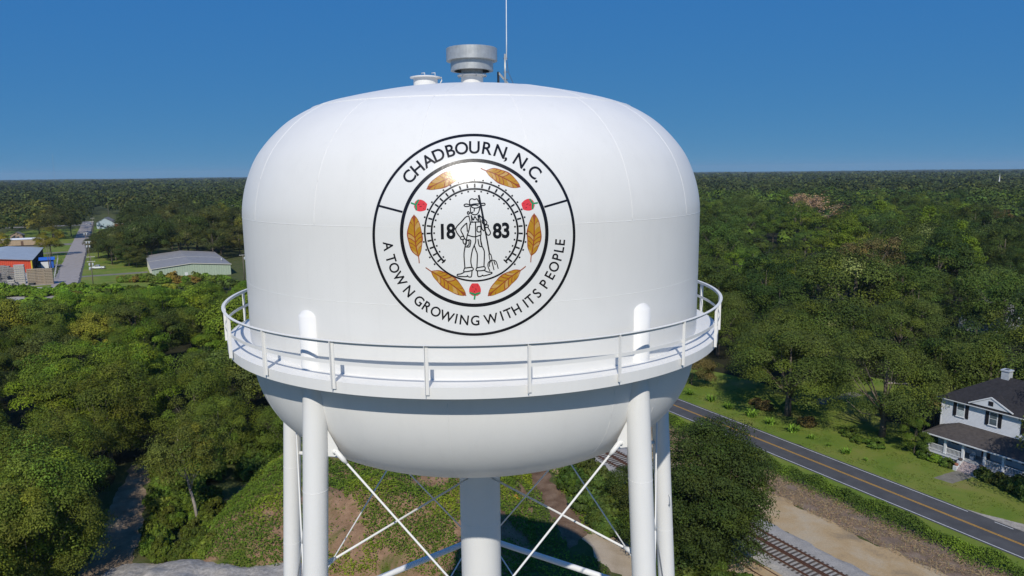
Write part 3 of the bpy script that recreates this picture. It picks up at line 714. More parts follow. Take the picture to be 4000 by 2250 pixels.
def slab(mb, pts, th):
    """thick roof panel from 4 top points"""
    a, b, c, d = [Vector(p) for p in pts]; n = (b-a).cross(d-a).normalized(); n = n if n.z > 0 else -n
    V = [a, b, c, d] + [p-n*th for p in (a, b, c, d)]
    return mb.add(V, [(0,1,2,3),(7,6,5,4),(0,4,5,1),(1,5,6,2),(2,6,7,3),(3,7,4,0)])
ROOF_GREY = mat('weathered_roof_sheet', (.30, .285, .27), .55, .14, .5); GREEN_SHEET = ribbed('pale_green_sheet', (.41, .49, .37)); CREAM = mat('cream_trim', (.62, .60, .50), .6, .08, 2)
# pale green metal building, gable to the camera
g0 = np.array([-143.6, 281.0]); ga = math.radians(29.0); gx = np.array([math.cos(ga), math.sin(ga)]); gy = np.array([-gx[1], gx[0]]); GW, GL, GE, GR = 29.5, 57.0, 4.35, 5.7
grn = empty('metal_building', (g0[0], g0[1], 0), 0, 'long low metal building with pale green ribbed wall and grey roof', 'building')
def rel(o, c):
    for v in o.data.vertices: v.co.x -= c[0]; v.co.y -= c[1]
    return o
def P2(x, y): q = g0 + gx*x + gy*y; return (float(q[0]), float(q[1]))
rel(rib_wall(P2(0, 0), P2(GW, 0), 0, GE, apex=GR).build('front_wall', GREEN_SHEET, grn), g0)
rel(rib_wall(P2(0, GL), P2(0, 0), 0, GE).build('side_wall', CREAM, grn), g0)
rel(rib_wall(P2(GW, 0), P2(GW, GL), 0, GE).build('side_wall', GREEN_SHEET, grn), g0)
rel(rib_wall(P2(GW, GL), P2(0, GL), 0, GE, apex=GR).build('back_wall', GREEN_SHEET, grn), g0)
for x0, x1, za, zb in ((-.35, GW/2, GE+.02, GR+.12), (GW/2, GW+.35, GR+.12, GE+.02)):
    for y0, y1 in ((-.35, GL*.5), (GL*.5, GL+.3)):
        rel(slab(MB(), [(*P2(x0, y0), za), (*P2(x1, y0), zb), (*P2(x1, y1), zb), (*P2(x0, y1), za)], .1).build('roof_panel', ROOF_GREY, grn), g0)
    rel(MB().bar((*P2(x0, -.4), za-.02), (*P2(x1, -.4), zb-.02), .12, .26).build('barge_board', CREAM, grn), g0)
    rel(MB().bar((*P2(x0, GL*.5), za+.03), (*P2(x1, GL*.5), zb+.03), .25, .05).build('roof_seam', CREAM, grn), g0)
q = P2(GW*.44, -.08); rel(MB().add([(*P2(GW*.40, -.08), 0), (*P2(GW*.44, -.08), 0), (*P2(GW*.44, -.08), 2.2), (*P2(GW*.40, -.08), 2.2), (*P2(GW*.40, -.02), 0), (*P2(GW*.44, -.02), 0), (*P2(GW*.44, -.02), 2.2), (*P2(GW*.40, -.02), 2.2)], [(0,1,2,3),(3,2,6,7),(0,3,7,4),(1,5,6,2)]).build('door', mat('white_door', (.74, .74, .72), .5), grn), g0)
rel(MB().bar((*P2(-.1, 3), 0), (*P2(-.1, 3), 2.4), .1, 1.1).build('side_door', DARKSTEEL, grn), g0)
v0 = P2(GW*.93, GL*.2); rel(MB().tube([(*v0, GE), (*v0, GE+1.5)], .28, 12).build('flue', GALV, grn, True), g0)
# orange-red shed beside the lumber yard
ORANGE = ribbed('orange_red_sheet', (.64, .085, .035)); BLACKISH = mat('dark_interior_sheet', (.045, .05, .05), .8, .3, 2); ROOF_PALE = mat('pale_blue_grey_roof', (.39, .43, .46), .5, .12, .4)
s0_ = np.array([-210.9, 310.2]); shed = empty('timber_shed', (s0_[0], s0_[1], 0), 0, 'wide shed with orange red front wall and pale grey roof behind timber stacks', 'shed')
SL, SW, SE_, SR_ = 63.0, 14.5, 5.4, 6.8
def P3(w, l): q = s0_ - NN*w - U*l; return (float(q[0]), float(q[1]))
rel(rib_wall(P3(2*SW, 0), P3(0, 0), 0, SE_, apex=SR_, pitch=.7).build('front_wall', ORANGE, shed), s0_)
rel(rib_wall(P3(0, 2), P3(0, SL), 0, SE_-.2, pitch=1.0).build('side_wall', BLACKISH, shed), s0_)  # open side in shadow: its shade is put into this dark wall
rel(rib_wall(P3(2*SW, SL), P3(2*SW, 0), 0, SE_).build('side_wall', ORANGE, shed), s0_)
for w0, w1, za, zb in ((-.5, SW, SE_, SR_+.1), (SW, 2*SW+.5, SR_+.1, SE_)):
    rel(slab(MB(), [(*P3(w0, -.9), za), (*P3(w1, -.9), zb), (*P3(w1, SL), zb), (*P3(w0, SL), za)], .12).build('roof_panel', ROOF_PALE, shed), s0_)
for k in range(7): rel(MB().box(-.12, .12, -.12, .12, 0, SE_).build('post', BLACKISH, shed), (0, 0)).location = Vector((*P3(-.2, 1+k*9), 0)) - Vector((s0_[0], s0_[1], 0))
rel(MB().box(-.25, .25, -.25, .25, 0, SE_).build('corner_post', mat('yellow_post', (.6, .45, .05), .6), shed), (0, 0)).location = Vector((*P3(.1, -.3), 0)) - Vector((s0_[0], s0_[1], 0))
# blue and white kiosk
BLUE = mat('bright_blue_paint', (.03, .13, .52), .5, .08, 2); WHITEP = mat('white_paint', (.76, .77, .78), .55, .06, 2)
kx, ky = gp(186, 1047); kio = empty('kiosk', (kx, ky, 0), math.atan2(NN[1], NN[0]), 'small bright blue kiosk with white front beside orange shed', 'kiosk')
MB().box(-2.5, 2.5, 0, 3.4, 0, 3.9).build('wall', BLUE, kio); MB().box(-2.3, .9, -.06, .0, 0, 2.9).build('front_panel', WHITEP, kio)
mb = MB(); slab(mb, [(-3.1, -.7, 3.7), (3.1, -.7, 3.7), (3.1, 1.7, 4.9), (-3.1, 1.7, 4.9)], .12); slab(mb, [(-3.1, 4.1, 3.7), (3.1, 4.1, 3.7), (3.1, 1.7, 4.9), (-3.1, 1.7, 4.9)], .12); mb.build('roof', BLUE, kio)
# long tan trailer with white roof
tx, ty = gp(100, 962); tr = empty('long_trailer', (tx, ty, 0), math.atan2(NN[1], NN[0])-.12, 'long low tan trailer with white roof beyond orange shed', 'trailer')
TANP = mat('tan_cladding', (.42, .31, .20), .7, .12, 1)
MB().box(-17, 10, 0, 6, .6, 4.2).build('wall', TANP, tr); mb = MB(); slab(mb, [(-17.3, -.3, 4.2), (10.3, -.3, 4.2), (10.3, 3, 4.9), (-17.3, 3, 4.9)], .15); slab(mb, [(-17.3, 6.3, 4.2), (10.3, 6.3, 4.2), (10.3, 3, 4.9), (-17.3, 3, 4.9)], .15); mb.build('roof', WHITEP, tr)
MB().box(-2.2, -.9, -.05, 0, .7, 3.2).build('door', mat('brown_door', (.14, .08, .05), .6), tr); MB().box(-16, 9, .4, 5.6, 0, .6).build('skirt', BLACKISH, tr)
# small far buildings
def house_small(name, px, py, w, l, h, hr, rz, wm, rm, label, cat='house'):
    x, y = gp(px, py); t = empty(name, (x, y, 0), rz, label, cat)
    MB().box(-w/2, w/2, 0, l, 0, h).add([(-w/2, .0, h), (w/2, .0, h), (0, .0, hr-.1), (-w/2, l, h), (w/2, l, h), (0, l, hr-.1)], [(0, 1, 2), (5, 4, 3)]).build('wall', wm, t)
    for sg in (-1, 1):
        slab(MB(), [(sg*(w/2+.4), -.4, h-.1), (0, -.4, hr+.12), (0, l+.4, hr+.12), (sg*(w/2+.4), l+.4, h-.1)], .14).build('roof_panel', rm, t)
    MB().box(-w*.3, -w*.14, -.05, .02, 1.0, 2.4).build('window', DARKSTEEL, t); MB().box(w*.08, w*.22, -.05, .02, .1, 2.2).build('door', DARKSTEEL, t)
    return t
SHINGLE = mat('grey_shingle', (.20, .195, .19), .85, .2, 2); BLUEGREY = mat('pale_blue_siding', (.42, .50, .55), .65, .08, 1)
house_small('small_house', 412, 893, 12, 16, 5, 8.5, .35, BLUEGREY, SHINGLE, 'small pale blue house with grey gable roof by side street')
house_small('storage_hut', 66, 936, 7, 6, 3, 5, .4, mat('tan_hut_wall', (.36, .26, .19), .7), SHINGLE, 'tiny tan hut beyond the long trailer roof', 'hut')
# brick buildings: bricks far too small to see, flat parapet walls
BRICK = mat('red_brick', (.26, .075, .05), .85, .25, 4); COPING = mat('pale_coping', (.62, .60, .56), .7)
def brick_block(px, py, w, l, h, rz, label):
    x, y = gp(px, py); t = empty('brick_building', (x, y, 0), rz, label, 'building')
    MB().box(0, w, 0, l, 0, h).build('wall', BRICK, t); MB().box(-.2, w+.2, -.2, .5, h, h+.6).build('parapet', COPING, t); MB().box(-.6, 0, -.3, .4, 0, h+.6).build('corner_pier', COPING, t)
    for k in range(int(w//5)): MB().box(2+k*5, 4+k*5, -.06, .05, 1.2, 3.4).build('window', mat('tan_window', (.45, .36, .2), .5) if k == 0 else DARKSTEEL, t)
brick_block(906, 842, 40, 30, 10, .25, 'flat red brick building with pale corner pier beside water tank')
brick_block(452, 930, 9, 12, 9.5, .5, 'narrow red brick building half hidden in trees by side street')
for px, py, w in ((570, 770, 22), (596, 786, 16)):
    pass
x, y = gp(590, 800); ob = empty('pale_roofed_building', (x, y, 0), .4, 'pale roofed building glimpsed between far trees', 'building')
MB().box(-14, 14, 0, 24, 0, 9).build('wall', COPING, ob); slab(MB(), [(-15, -1, 9), (15, -1, 9), (15, 13, 13), (-15, 13, 13)], .2).build('roof_panel', mat('white_sheet_roof', (.62, .63, .64), .5), ob)
for px, py, nm in ((3990, 1215, 'white'), (3940, 1300, 'grey')):
    x, y = gp(px, py); t = empty('woodland_house', (x, y, 0), .5, f'{nm} walled house half hidden behind trees near white farmhouse', 'house')
    m_ = WHITEP if nm == 'white' else mat('grey_siding', (.36, .38, .40), .7)
    MB().box(-6, 6, 0, 9, 0, 5).build('wall', m_, t); slab(MB(), [(-6.5, -.6, 4.9), (6.5, -.6, 4.9), (6.5, 4.5, 7.4), (-6.5, 4.5, 7.4)], .15).build('roof_panel', SHINGLE, t); slab(MB(), [(-6.5, 9.6, 4.9), (6.5, 9.6, 4.9), (6.5, 4.5, 7.4), (-6.5, 4.5, 7.4)], .15).build('roof_panel', SHINGLE, t)
    for k in range(3): MB().box(-4.5+k*3.4, -3.2+k*3.4, -.05, .02, 1.6, 3.6).build('window', DARKSTEEL, t)
# radio mast and church spire on the horizon
x, y = gp(216, 716); mst = empty('radio_mast', (x, y, 0), 0, 'thin lattice radio mast rising over the far wood', 'mast')
hm = H + math.hypot(x, y)*math.tan(math.radians(1.55)); mb = MB()
for k in range(3):
    a = k*2.094; mb.tube([(2.2*math.cos(a), 2.2*math.sin(a), 0), (.8*math.cos(a), .8*math.sin(a), hm)], .16, 5)
LAT = mat('mast_steel', (.34, .36, .40), .6)
mb.build('legs', LAT, mst); mb = MB(); nb = 26
for i in range(nb):
    z0, z1 = hm*i/nb, hm*(i+1)/nb; r0, r1 = 2.2-1.4*i/nb, 2.2-1.4*(i+1)/nb
    for k in range(3):
        a, b_ = k*2.094, (k+1)*2.094; mb.tube([(r0*math.cos(a), r0*math.sin(a), z0), (r1*math.cos(b_), r1*math.sin(b_), z1)], .08, 4)
mb.build('lattice', LAT, mst)
x, y = 1500*math.sin(.598), 1500*math.cos(.598); sp = empty('church_spire', (x, y, 0), 0, 'slender white spire above far wood treetops', 'spire')
MB().box(-1.6, 1.6, -1.6, 1.6, 0, 12).build('tower', WHITEP, sp); MB().lathe([(1.5, 12), (.08, 30)], 8).build('spire', WHITEP, sp)

# ------------------------------------------------------------------ timber stacks
WOODS = [mat('lumber_tan', (.36, .29, .21), .85, .25, 3), mat('lumber_grey', (.27, .255, .235), .9, .2, 3), mat('lumber_pale', (.46, .43, .37), .85, .2, 3)]
PW = mat('plastic_wrap_white', (.66, .68, .70), .5, .1, 1)
def pack_mesh(w, h, l, m):
    mb = MB()
    for k in range(4):
        for j in range(3): mb.box(-w/2, w/2, -l/2+k*l/4+.02, -l/2+(k+1)*l/4-.01, j*(h-.16)/3+.12, (j+1)*(h-.16)/3+.105)
    for x in (-w*.36, 0, w*.36): mb.box(x-.05, x+.05, -l/2, l/2, 0, .12)
    me = mb.mesh('timber_pack'); me.materials.append(m); return me
packs = {}
def stack(px, py, n, w, h, mi, label, jit=.1, rz=None, white=False):
    x, y = gp(px, py); rz = math.atan2(NN[1], NN[0])-.12 if rz is None else rz; z = 0.0
    for k in range(n):
        key = (w, h, mi); 
        if key not in packs: packs[key] = pack_mesh(w, h, 1.3, WOODS[mi])
        o = bpy.data.objects.new('timber_pack', packs[key]); COL.objects.link(o)
        o.location = (x+random.uniform(-jit, jit), y+random.uniform(-jit, jit), z); o.rotation_euler = (0, 0, rz+random.uniform(-.02, .02))
        tag(o, label, 'timber pack', 'timber packs of ' + label.split(' in ')[-1])
        z += h
        if white and k % 1 == 0 and k < n:
            ob = MB().box(-w/2-.02, w/2+.02, -.68, .68, 0, .05).build('cover_sheet', PW); ob.location = (x, y, z); ob.rotation_euler = (0, 0, rz); tag(ob, 'white sheet laid between packs of the pale striped stack', 'sheet', 'white sheets in the striped stack'); z += .05
TL = 'bundle of tan boards in a tall stack at the yard edge'
for px in (194, 161, 128): stack(px, 1110 if px > 130 else 1112, 10, 3.0, .62, 0, TL, .05)
stack(82, 1108, 9, 3.4, .78, 2, 'bundle of pale boards in the white striped tall stack', white=True)
stack(52, 1100, 8, 3.4, .72, 1, 'bundle of grey boards in a stack beside the white striped one')
GLb = 'bundle of grey boards in the jumbled low stacks of the yard'
for px, py, n in ((30, 1090, 8), (12, 1088, 8), (14, 1106, 6), (-8, 1108, 6), (8, 1122, 3), (24, 1120, 2), (38, 1121, 2), (48, 1113, 3), (60, 1116, 1), (20, 1129, 1), (-2, 1131, 2)):
    stack(px, py, n, 2.4, .68, 1 if (px+n) % 3 else 2, GLb, .25, random.uniform(.1, .6))
o = MB().box(-1.0, 1.0, -.7, .7, 0, .9).box(-.9, .9, -.75, -.7, .1, .8).build('dark_crate', BLACKISH); x, y = gp(127, 1113); o.location = (x, y, 0); tag(o, 'small dark crate on the ground before the tan board stacks', 'crate')

# ------------------------------------------------------------------ vehicles
CARW = mat('white_car_paint', (.78, .79, .80), .25, .02, 1); GLASS = mat('dark_glass', (.03, .035, .04), .15, .1, 1); TYRE = mat('tyre_rubber', (.025, .025, .027), .85); CHROME = mat('bright_trim', (.5, .5, .52), .3, metal=.8)
def side_prism(mb, poly, y0, y1):
    n = len(poly); V = [(x, y0, z) for x, z in poly] + [(x, y1, z) for x, z in poly]
    return mb.add(V, [tuple(range(n)), tuple(range(2*n-1, n-1, -1))] + [(k, n+k, n+(k+1) % n, (k+1) % n) for k in range(n)])
def wheels(t, xs, w, r=.38):
    for x in xs:
        for y in (-w, w):
            wh = MB().tube([(x, y-.12, r), (x, y+.12, r)], r, 20).build('wheel', TYRE, t); MB().tube([(x, y-.13, r), (x, y+.13, r)], r*.58, 14).build('rim', CHROME, wh)
x, y = gp(383, 1051); tk = empty('pickup_truck', (x, y, 0), math.atan2(6.6, 32)+math.pi, 'white pickup truck parked on grass by utility pole', 'truck')
mb = MB(); side_prism(mb, [(-2.9, .5), (2.85, .5), (2.95, .75), (2.9, 1.05), (2.2, 1.2), (1.35, 1.22), (.7, 1.85), (-.55, 1.88), (-.75, 1.25), (-.8, 1.22), (-.8, 1.20), (-2.9, 1.25)], -.95, .95); mb.build('body', CARW, tk)
MB().box(-2.75, -.9, -.80, .80, 1.20, 1.262).build('bed', BLACKISH, tk)
for sg in (-1, 1):
    side_prism(MB(), [(1.15, 1.27), (.66, 1.76), (-.02, 1.79), (-.02, 1.27)], sg*.953, sg*.965).build('window', GLASS, tk)
    side_prism(MB(), [(-.08, 1.27), (-.08, 1.79), (-.5, 1.79), (-.66, 1.27)], sg*.953, sg*.965).build('window', GLASS, tk)
    MB().box(2.90, 2.97, sg*.75-.15, sg*.75+.15, .78, 1.0).build('headlight', CHROME, tk); MB().box(-2.95, -2.89, sg*.85-.08, sg*.85+.08, .8, 1.15).build('tail_light', mat('red_lamp', (.4, .02, .02), .3), tk)
    MB().box(-.9, -.05, sg*.954, sg*.958, .6, 1.22).build('door', CARW, tk)
MB().add([(1.37, -.82, 1.235), (1.37, .82, 1.235), (.76, .75, 1.82), (.76, -.75, 1.82)], [(0, 1, 2, 3)]).build('windscreen', GLASS, tk); MB().box(2.9, 3.05, -.9, .9, .45, .65).build('bumper', CHROME, tk)
wheels(tk, (-1.75, 1.85), .86)
def car(px, py, rz, label, m):
    x, y = gp(px, py); t = empty('car', (x, y, 0), rz, label, 'car')
    mb = MB(); side_prism(mb, [(-2.2, .35), (2.2, .35), (2.25, .7), (1.3, .9), (.55, 1.4), (-1.0, 1.42), (-1.75, .95), (-2.25, .9)], -.88, .88); mb.build('body', m, t)
    for sg in (-1, 1): side_prism(MB(), [(1.15, .92), (.5, 1.34), (-.95, 1.36), (-1.5, .95)], sg*.883, sg*.89).build('window', GLASS, t)
    MB().add([(1.32, -.75, .92), (1.32, .75, .92), (.6, .65, 1.40), (.6, -.65, 1.40)], [(0, 1, 2, 3)]).build('windscreen', GLASS, t)
    wheels(t, (-1.35, 1.4), .8, .32)
car(347, 877, 0.4, 'white car crossing the far end of side street', CARW)

# ------------------------------------------------------------------ utility poles
PWOOD = mat('pole_wood', (.17, .14, .11), .9, .25, 3, bump=.3); PGREY = mat('transformer_grey', (.52, .55, .57), .5, .05, 2)
def pole(x, y, h, label, arms=(.95,), trans=(), lean=0.0, rz=None, group=None):
    t = empty('utility_pole', (x, y, 0), math.atan2(NN[1], NN[0]) if rz is None else rz, label, 'utility pole', group)
    MB().tube([(0, 0, -.3), (lean*.5, 0, h*.5), (lean, 0, h)], [.19, .16, .12], 10).build('pole', PWOOD, t, True)
    for a in arms:
        z = h*a; xx = lean*a; c = MB().box(xx-1.35, xx+1.35, -.2, -.08, z-.08, z+.08).build('crossarm', CREAM, t)
        for k in (-1.2, -.5, .5, 1.2): MB().lathe([(.045, z+.08), (.06, z+.2), (.02, z+.26)], 8, (xx+k, -.14)).build('insulator', PGREY, c)
    for z, sx in trans:
        tr_ = MB().lathe([(.26, z-.5), (.30, z-.45), (.30, z+.4), (.24, z+.48), (0, z+.5)], 14, (sx*.55+lean*z/h, -.25)).build('transformer', PGREY, t, True)
        MB().tube([(sx*.55+lean*z/h, -.25, z+.48), (sx*.55+lean*z/h, -.25, z+.75)], .05, 6).build('bushing', CREAM, tr_)
    return t
UP = 'utility pole carrying grey transformers in the row along side street'; gr_ = 'utility poles along the side street'
pole(*sd(-253.5, -88.7), 11.8, 'nearest grey utility pole to the white pickup truck, with two crossarms and transformers', (.97, .82), ((8.6, -1), (8.6, 1), (7.1, -1)), .15)
pole(*sd(-328.5, -90.8), 11.8, 'utility pole with four pale transformers in two tiers along side street', (.97,), ((11.0, -1), (11.0, 1), (9.2, -1), (9.2, 1)))
pole(*sd(-391.9, -93.1), 11.8, 'utility pole with one pair of transformers beside the long side street', (.96,), ((10.6, -1), (10.6, 1)))
for s_ in (-545, -500): pole(*sd(s_, -91.7), 11.8, 'far bare utility pole by the blue house', (.97,), (), 0, None, 'far poles near the blue house')
pole(*sd(-487.7, -87.4), 9, 'slim pole standing on the lawn by the blue house', ())
pole(*sd(-238, -37), 10.5, 'utility pole with crossarm behind the corner of green building', (.97, ), ((8.9, 1),))
for px in (194, 202):
    x, y = gp(px, 1052); pole(x, y, 10.3, 'plain wooden pole standing before the blue kiosk', (), (), -.4, None, 'pair of plain poles by the kiosk')
x, y = gp(427, 862); pole(x, y, 16, 'tall thin pole rising behind the blue house', ())
WIRE = mat('wire', (.05, .05, .05), .6)
def wire(a, b, sag, r=.018):
    a, b = Vector(a), Vector(b); pts = [a.lerp(b, k/14) - Vector((0, 0, sag*4*(k/14)*(1-k/14))) for k in range(15)]
    o = MB().tube(pts, r, 4).build('power_line', WIRE); tag(o, 'thin power line strung between poles along side street', 'power line', 'power lines along the street'); return o
row = [sd(-253.5, -88.7), sd(-328.5, -90.8), sd(-391.9, -93.1), sd(-500, -91.7), sd(-545, -91.7)]
for a, b in zip(row, row[1:]):
    for k in (-1.2, 1.2): wire((a[0]+NN[0]*k, a[1]+NN[1]*k, 11.6), (b[0]+NN[0]*k, b[1]+NN[1]*k, 11.6), 1.0)
# chain-link fence by the kiosk lawn
fx0, fx1 = gp(213, 1092), gp(228, 1012); fe = empty('chain_link_fence', (fx0[0], fx0[1], 0), 0, 'grey chain link fence on the grass strip beside kiosk', 'fence'); dv = Vector((fx1[0]-fx0[0], fx1[1]-fx0[1], 0)); nf = 14
for k in range(nf+1): p = dv*k/nf; MB().tube([(p.x, p.y, 0), (p.x, p.y, 2.2)], .05, 6).build('post', GALV, fe)
MB().tube([(0, 0, 2.15), (dv.x, dv.y, 2.15)], .04, 6).build('top_rail', GALV, fe)
mb = MB(); Lf = dv.length; dn = dv.normalized(); k = 0.0
while k < Lf-1.2:
    for sg in (0, 1):
        a = dn*(k+1.2*sg); b = dn*(k+1.2*(1-sg)); mb.bar((a.x, a.y, .05), (b.x, b.y, 2.1), .012, .012)
    k += .30
mb.build('mesh', GALV, fe)

# ------------------------------------------------------------------ white farmhouse on the right (local x along the road, y away from it)
hx0, hy0 = sd(0, 0); fh = empty('farmhouse', (*sd(0, 18.3), 0), math.atan2(U[1], U[0]), 'white two storey clapboard farmhouse with dark roofs and railed front porch', 'house')
# local frame: +x = along s, +y = away from the highway (d)
def h_(mb, name, m, parent=fh, smooth=False): return mb.build(name, m, parent, smooth)
SIDING = mat('white_clapboard', (.74, .76, .79), .6, .06, 1.5); SHUT = mat('dark_shutter', (.018, .016, .02), .6); DROOF = mat('charcoal_shingle', (.028, .026, .028), .9, .35, 2.5, bump=.5); PROOF = mat('brown_grey_shingle', (.075, .064, .058), .9, .3, 2.5, bump=.5)
X0, X1, Y0, Y1 = -1.0, 12.4, 3.2, 13.2
def clap(mb, p0, p1, z0, z1, lap=.19):
    p0, p1 = np.array(p0, float), np.array(p1, float); t = (p1-p0)/np.hypot(*(p1-p0)); n = np.array([t[1], -t[0]]); z = z0
    while z < z1-.02:
        zt_ = min(z+lap, z1); a, b = p0+n*.03, p1+n*.03
        mb.add([(a[0], a[1], z), (b[0], b[1], z), (p1[0], p1[1], zt_), (p0[0], p0[1], zt_)], [(0, 1, 2, 3)]); mb.add([(p0[0], p0[1], z), (p1[0], p1[1], z), (b[0], b[1], z), (a[0], a[1], z)], [(0, 1, 2, 3)]); z += lap
    return mb
h_(clap(MB(), (X0, Y0), (X1, Y0), 1.2, 8.3), 'front_wall', SIDING); h_(clap(MB(), (X0, Y1), (X0, Y0), 1.2, 8.3), 'side_wall', SIDING)
h_(clap(MB(), (X1, Y0), (X1, Y1), 1.2, 8.3), 'side_wall', SIDING); h_(clap(MB(), (X1, Y1), (X0, Y1), 1.2, 8.3), 'back_wall', SIDING)
for x in (X0, X1): h_(MB().box(x-.07, x+.07, Y0-.06, Y0+.05, 1.2, 8.3), 'corner_board', WHITEP)
h_(MB().box(X0+.1, X1-.1, Y0+.1, Y1-.1, 0, 1.2), 'foundation', mat('brick_foundation', (.2, .10, .08), .9))
# main hip roof
ex = .55; A = [(X0-ex, Y0-ex, 8.3), (X1+ex, Y0-ex, 8.3), (X1+ex, Y1+ex, 8.3), (X0-ex, Y1+ex, 8.3)]; R0, R1 = (4.2, 8.2, 11.9), (7.4, 8.2, 11.9)
mr = h_(MB().add([A[0], A[1], R1, R0], [(0, 1, 2, 3)]).add([A[1], A[2], R1], [(0, 1, 2)]).add([A[2], A[3], R0, R1], [(0, 1, 2, 3)]).add([A[3], A[0], R0], [(0, 1, 2)]), 'main_roof', DROOF)
h_(MB().box(X0-ex, X1+ex, Y0-ex, Y1+ex, 8.17, 8.296), 'eave_soffit', WHITEP)
h_(MB().box(4.2, 5.2, 7.7, 8.7, 11.2, 12.9).box(4.1, 5.3, 7.6, 8.8, 12.75, 12.95), 'chimney', mat('whitewashed_brick', (.48, .51, .54), .8, .15, 4), mr)
h_(MB().box(4.4, 5.0, 7.9, 8.5, 12.93, 12.96), 'chimney_opening', BLACKISH, mr)
# decorative front gable
gt = h_(MB().add([(2.9, Y0-.45, 8.55), (8.4, Y0-.45, 8.55), (5.65, Y0-.45, 10.0), (5.65, 6.6, 10.0)], [(0, 1, 2), (0, 2, 3), (1, 3, 2)]), 'front_gable', DROOF)
h_(MB().add([(3.1, Y0-.475, 8.6), (8.2, Y0-.475, 8.6), (5.65, Y0-.475, 9.93)], [(0, 1, 2)]), 'gable_face', SIDING, gt)
for a, b in (((2.8, Y0-.52, 8.56), (5.65, Y0-.52, 10.06)), ((5.65, Y0-.52, 10.06), (8.5, Y0-.52, 8.56))): h_(MB().bar(a, b, .1, .16), 'barge_board', WHITEP, gt)
h_(MB().box(5.35, 5.95, Y0-.52, Y0-.478, 8.9, 9.5), 'louvre_vent', SHUT, gt)
# windows with panes, shutters
CURT = mat('window_pane', (.10, .13, .15), .12, .3, 2, spec=.6); LACE = mat('lace_curtain', (.55, .60, .60), .8, .25, 5)
for cx in (1.66, 5.95, 10.4):
    w = h_(MB().box(cx-.55, cx+.55, Y0-.10, Y0-.02, 6.1, 8.0), 'window', WHITEP)
    for k, (z0, z1) in enumerate(((7.08, 7.88), (6.2, 7.0))): h_(MB().box(cx-.44, cx+.44, Y0-.115, Y0-.10, z0, z1), 'pane', LACE if (k == 1 and cx < 3) else CURT, w)
    h_(MB().box(cx-.65, cx+.65, Y0-.16, Y0-.02, 6.0, 6.1), 'sill', WHITEP, w)
    for sg in (-1, 1):
        sh = MB().box(cx+sg*.82-.22, cx+sg*.82+.22, Y0-.09, Y0-.035, 6.0, 8.0)
        for q in range(14): sh.box(cx+sg*.82-.17, cx+sg*.82+.17, Y0-.105, Y0-.09, 6.1+q*.13, 6.18+q*.13)
        h_(sh, 'shutter', SHUT, w)
for cy in (5.5, 9.5): h_(MB().box(X0-.1, X0-.02, cy-.5, cy+.5, 6.1, 7.9), 'window', CURT)
for cx in (1.3, 3.4, 8.2, 10.4): h_(MB().box(cx-.5, cx+.5, Y0-.1, Y0-.02, 1.9, 3.8), 'window', CURT)
h_(MB().box(4.9, 6.0, Y0-.1, Y0-.02, 1.25, 3.6), 'front_door', mat('dark_door', (.10, .04, .03), .5))
# porch
PX0, PX1 = -.95, 12.3
fl = h_(MB().box(PX0, PX1, 0, Y0-.03, 1.06, 1.2), 'porch_floor', mat('porch_boards', (.42, .44, .46), .7, .12, 2))
h_(MB().box(PX0, PX1, -.03, .03, .86, 1.06), 'floor_fascia', WHITEP, fl); 
for k in range(6): h_(MB().box(PX0+k*2.6, PX0+.5+k*2.6, .15, .6, 0, 1.06), 'pier', mat('pier_brick', (.45, .43, .42), .8), fl)
mb = MB()
for q in range(4): mb.box(PX0, 4.1, .08, .12, .12+q*.2, .24+q*.2); mb.box(6.7, PX1, .08, .12, .12+q*.2, .24+q*.2)
h_(mb, 'skirt_slats', mat('pale_blue_slat', (.52, .58, .62), .7), fl)
e2_ = .45; B_ = [(PX0-e2_, -e2_, 3.62), (PX1+e2_, -e2_, 3.62), (PX1-2.3, Y0+.02, 5.2), (PX0+2.6, Y0+.02, 5.2)]
pr = h_(MB().add([B_[0], B_[1], B_[2], B_[3]], [(0, 1, 2, 3)]).add([B_[0], B_[3], (PX0-e2_, Y0, 3.62), (PX0+.06, Y0+.02, 4.2)], [(0, 1, 3), (0, 3, 2)]).add([B_[1], (PX1+e2_, Y0, 3.62), B_[2]], [(0, 1, 2)]), 'porch_roof', PROOF)
h_(MB().box(PX0-e2_, PX1+e2_, -e2_-.03, -e2_+.05, 3.48, 3.64), 'gutter', WHITEP, pr); h_(MB().box(PX0-e2_+.02, PX1+e2_-.02, -e2_+.05, Y0-.03, 3.5, 3.56), 'porch_ceiling', mat('porch_ceiling_paint', (.5, .55, .58), .7), pr)
cols = (-.78, 1.6, 4.0, 6.8, 9.1, 12.1)
for cx in cols: h_(MB().box(cx-.15, cx+.15, 0, .3, 1.2, 3.52).box(cx-.19, cx+.19, -.04, .34, 1.2, 1.36).box(cx-.19, cx+.19, -.04, .34, 3.4, 3.5), 'porch_column', WHITEP)
bal = MB().box(-.025, .025, -.025, .025, 0, .72).mesh('baluster'); bal.materials.append(WHITEP)
for a, b in ((-.78, 1.6), (1.6, 4.0), (6.8, 9.1), (9.1, 12.1)):
    rl = h_(MB().box(a+.15, b-.15, .10, .20, 2.08, 2.16).box(a+.15, b-.15, .11, .19, 1.3, 1.37), 'porch_rail', WHITEP); n = int((b-a-.3)/.17)
    for k in range(n):
        o = bpy.data.objects.new('baluster', bal); COL.objects.link(o); o.parent = rl; o.location = (a+.15+(k+.5)*(b-a-.3)/n, .15, 1.36)
BRSTEP = mat('worn_brick_step', (.46, .38, .36), .9, .3, 5); PED = mat('pale_plaster', (.62, .64, .66), .8, .15, 3)
for k in range(5): h_(MB().box(4.25, 6.55, -.32*(k+1), -.32*k, 0, 1.06-.2*k), 'step', BRSTEP)
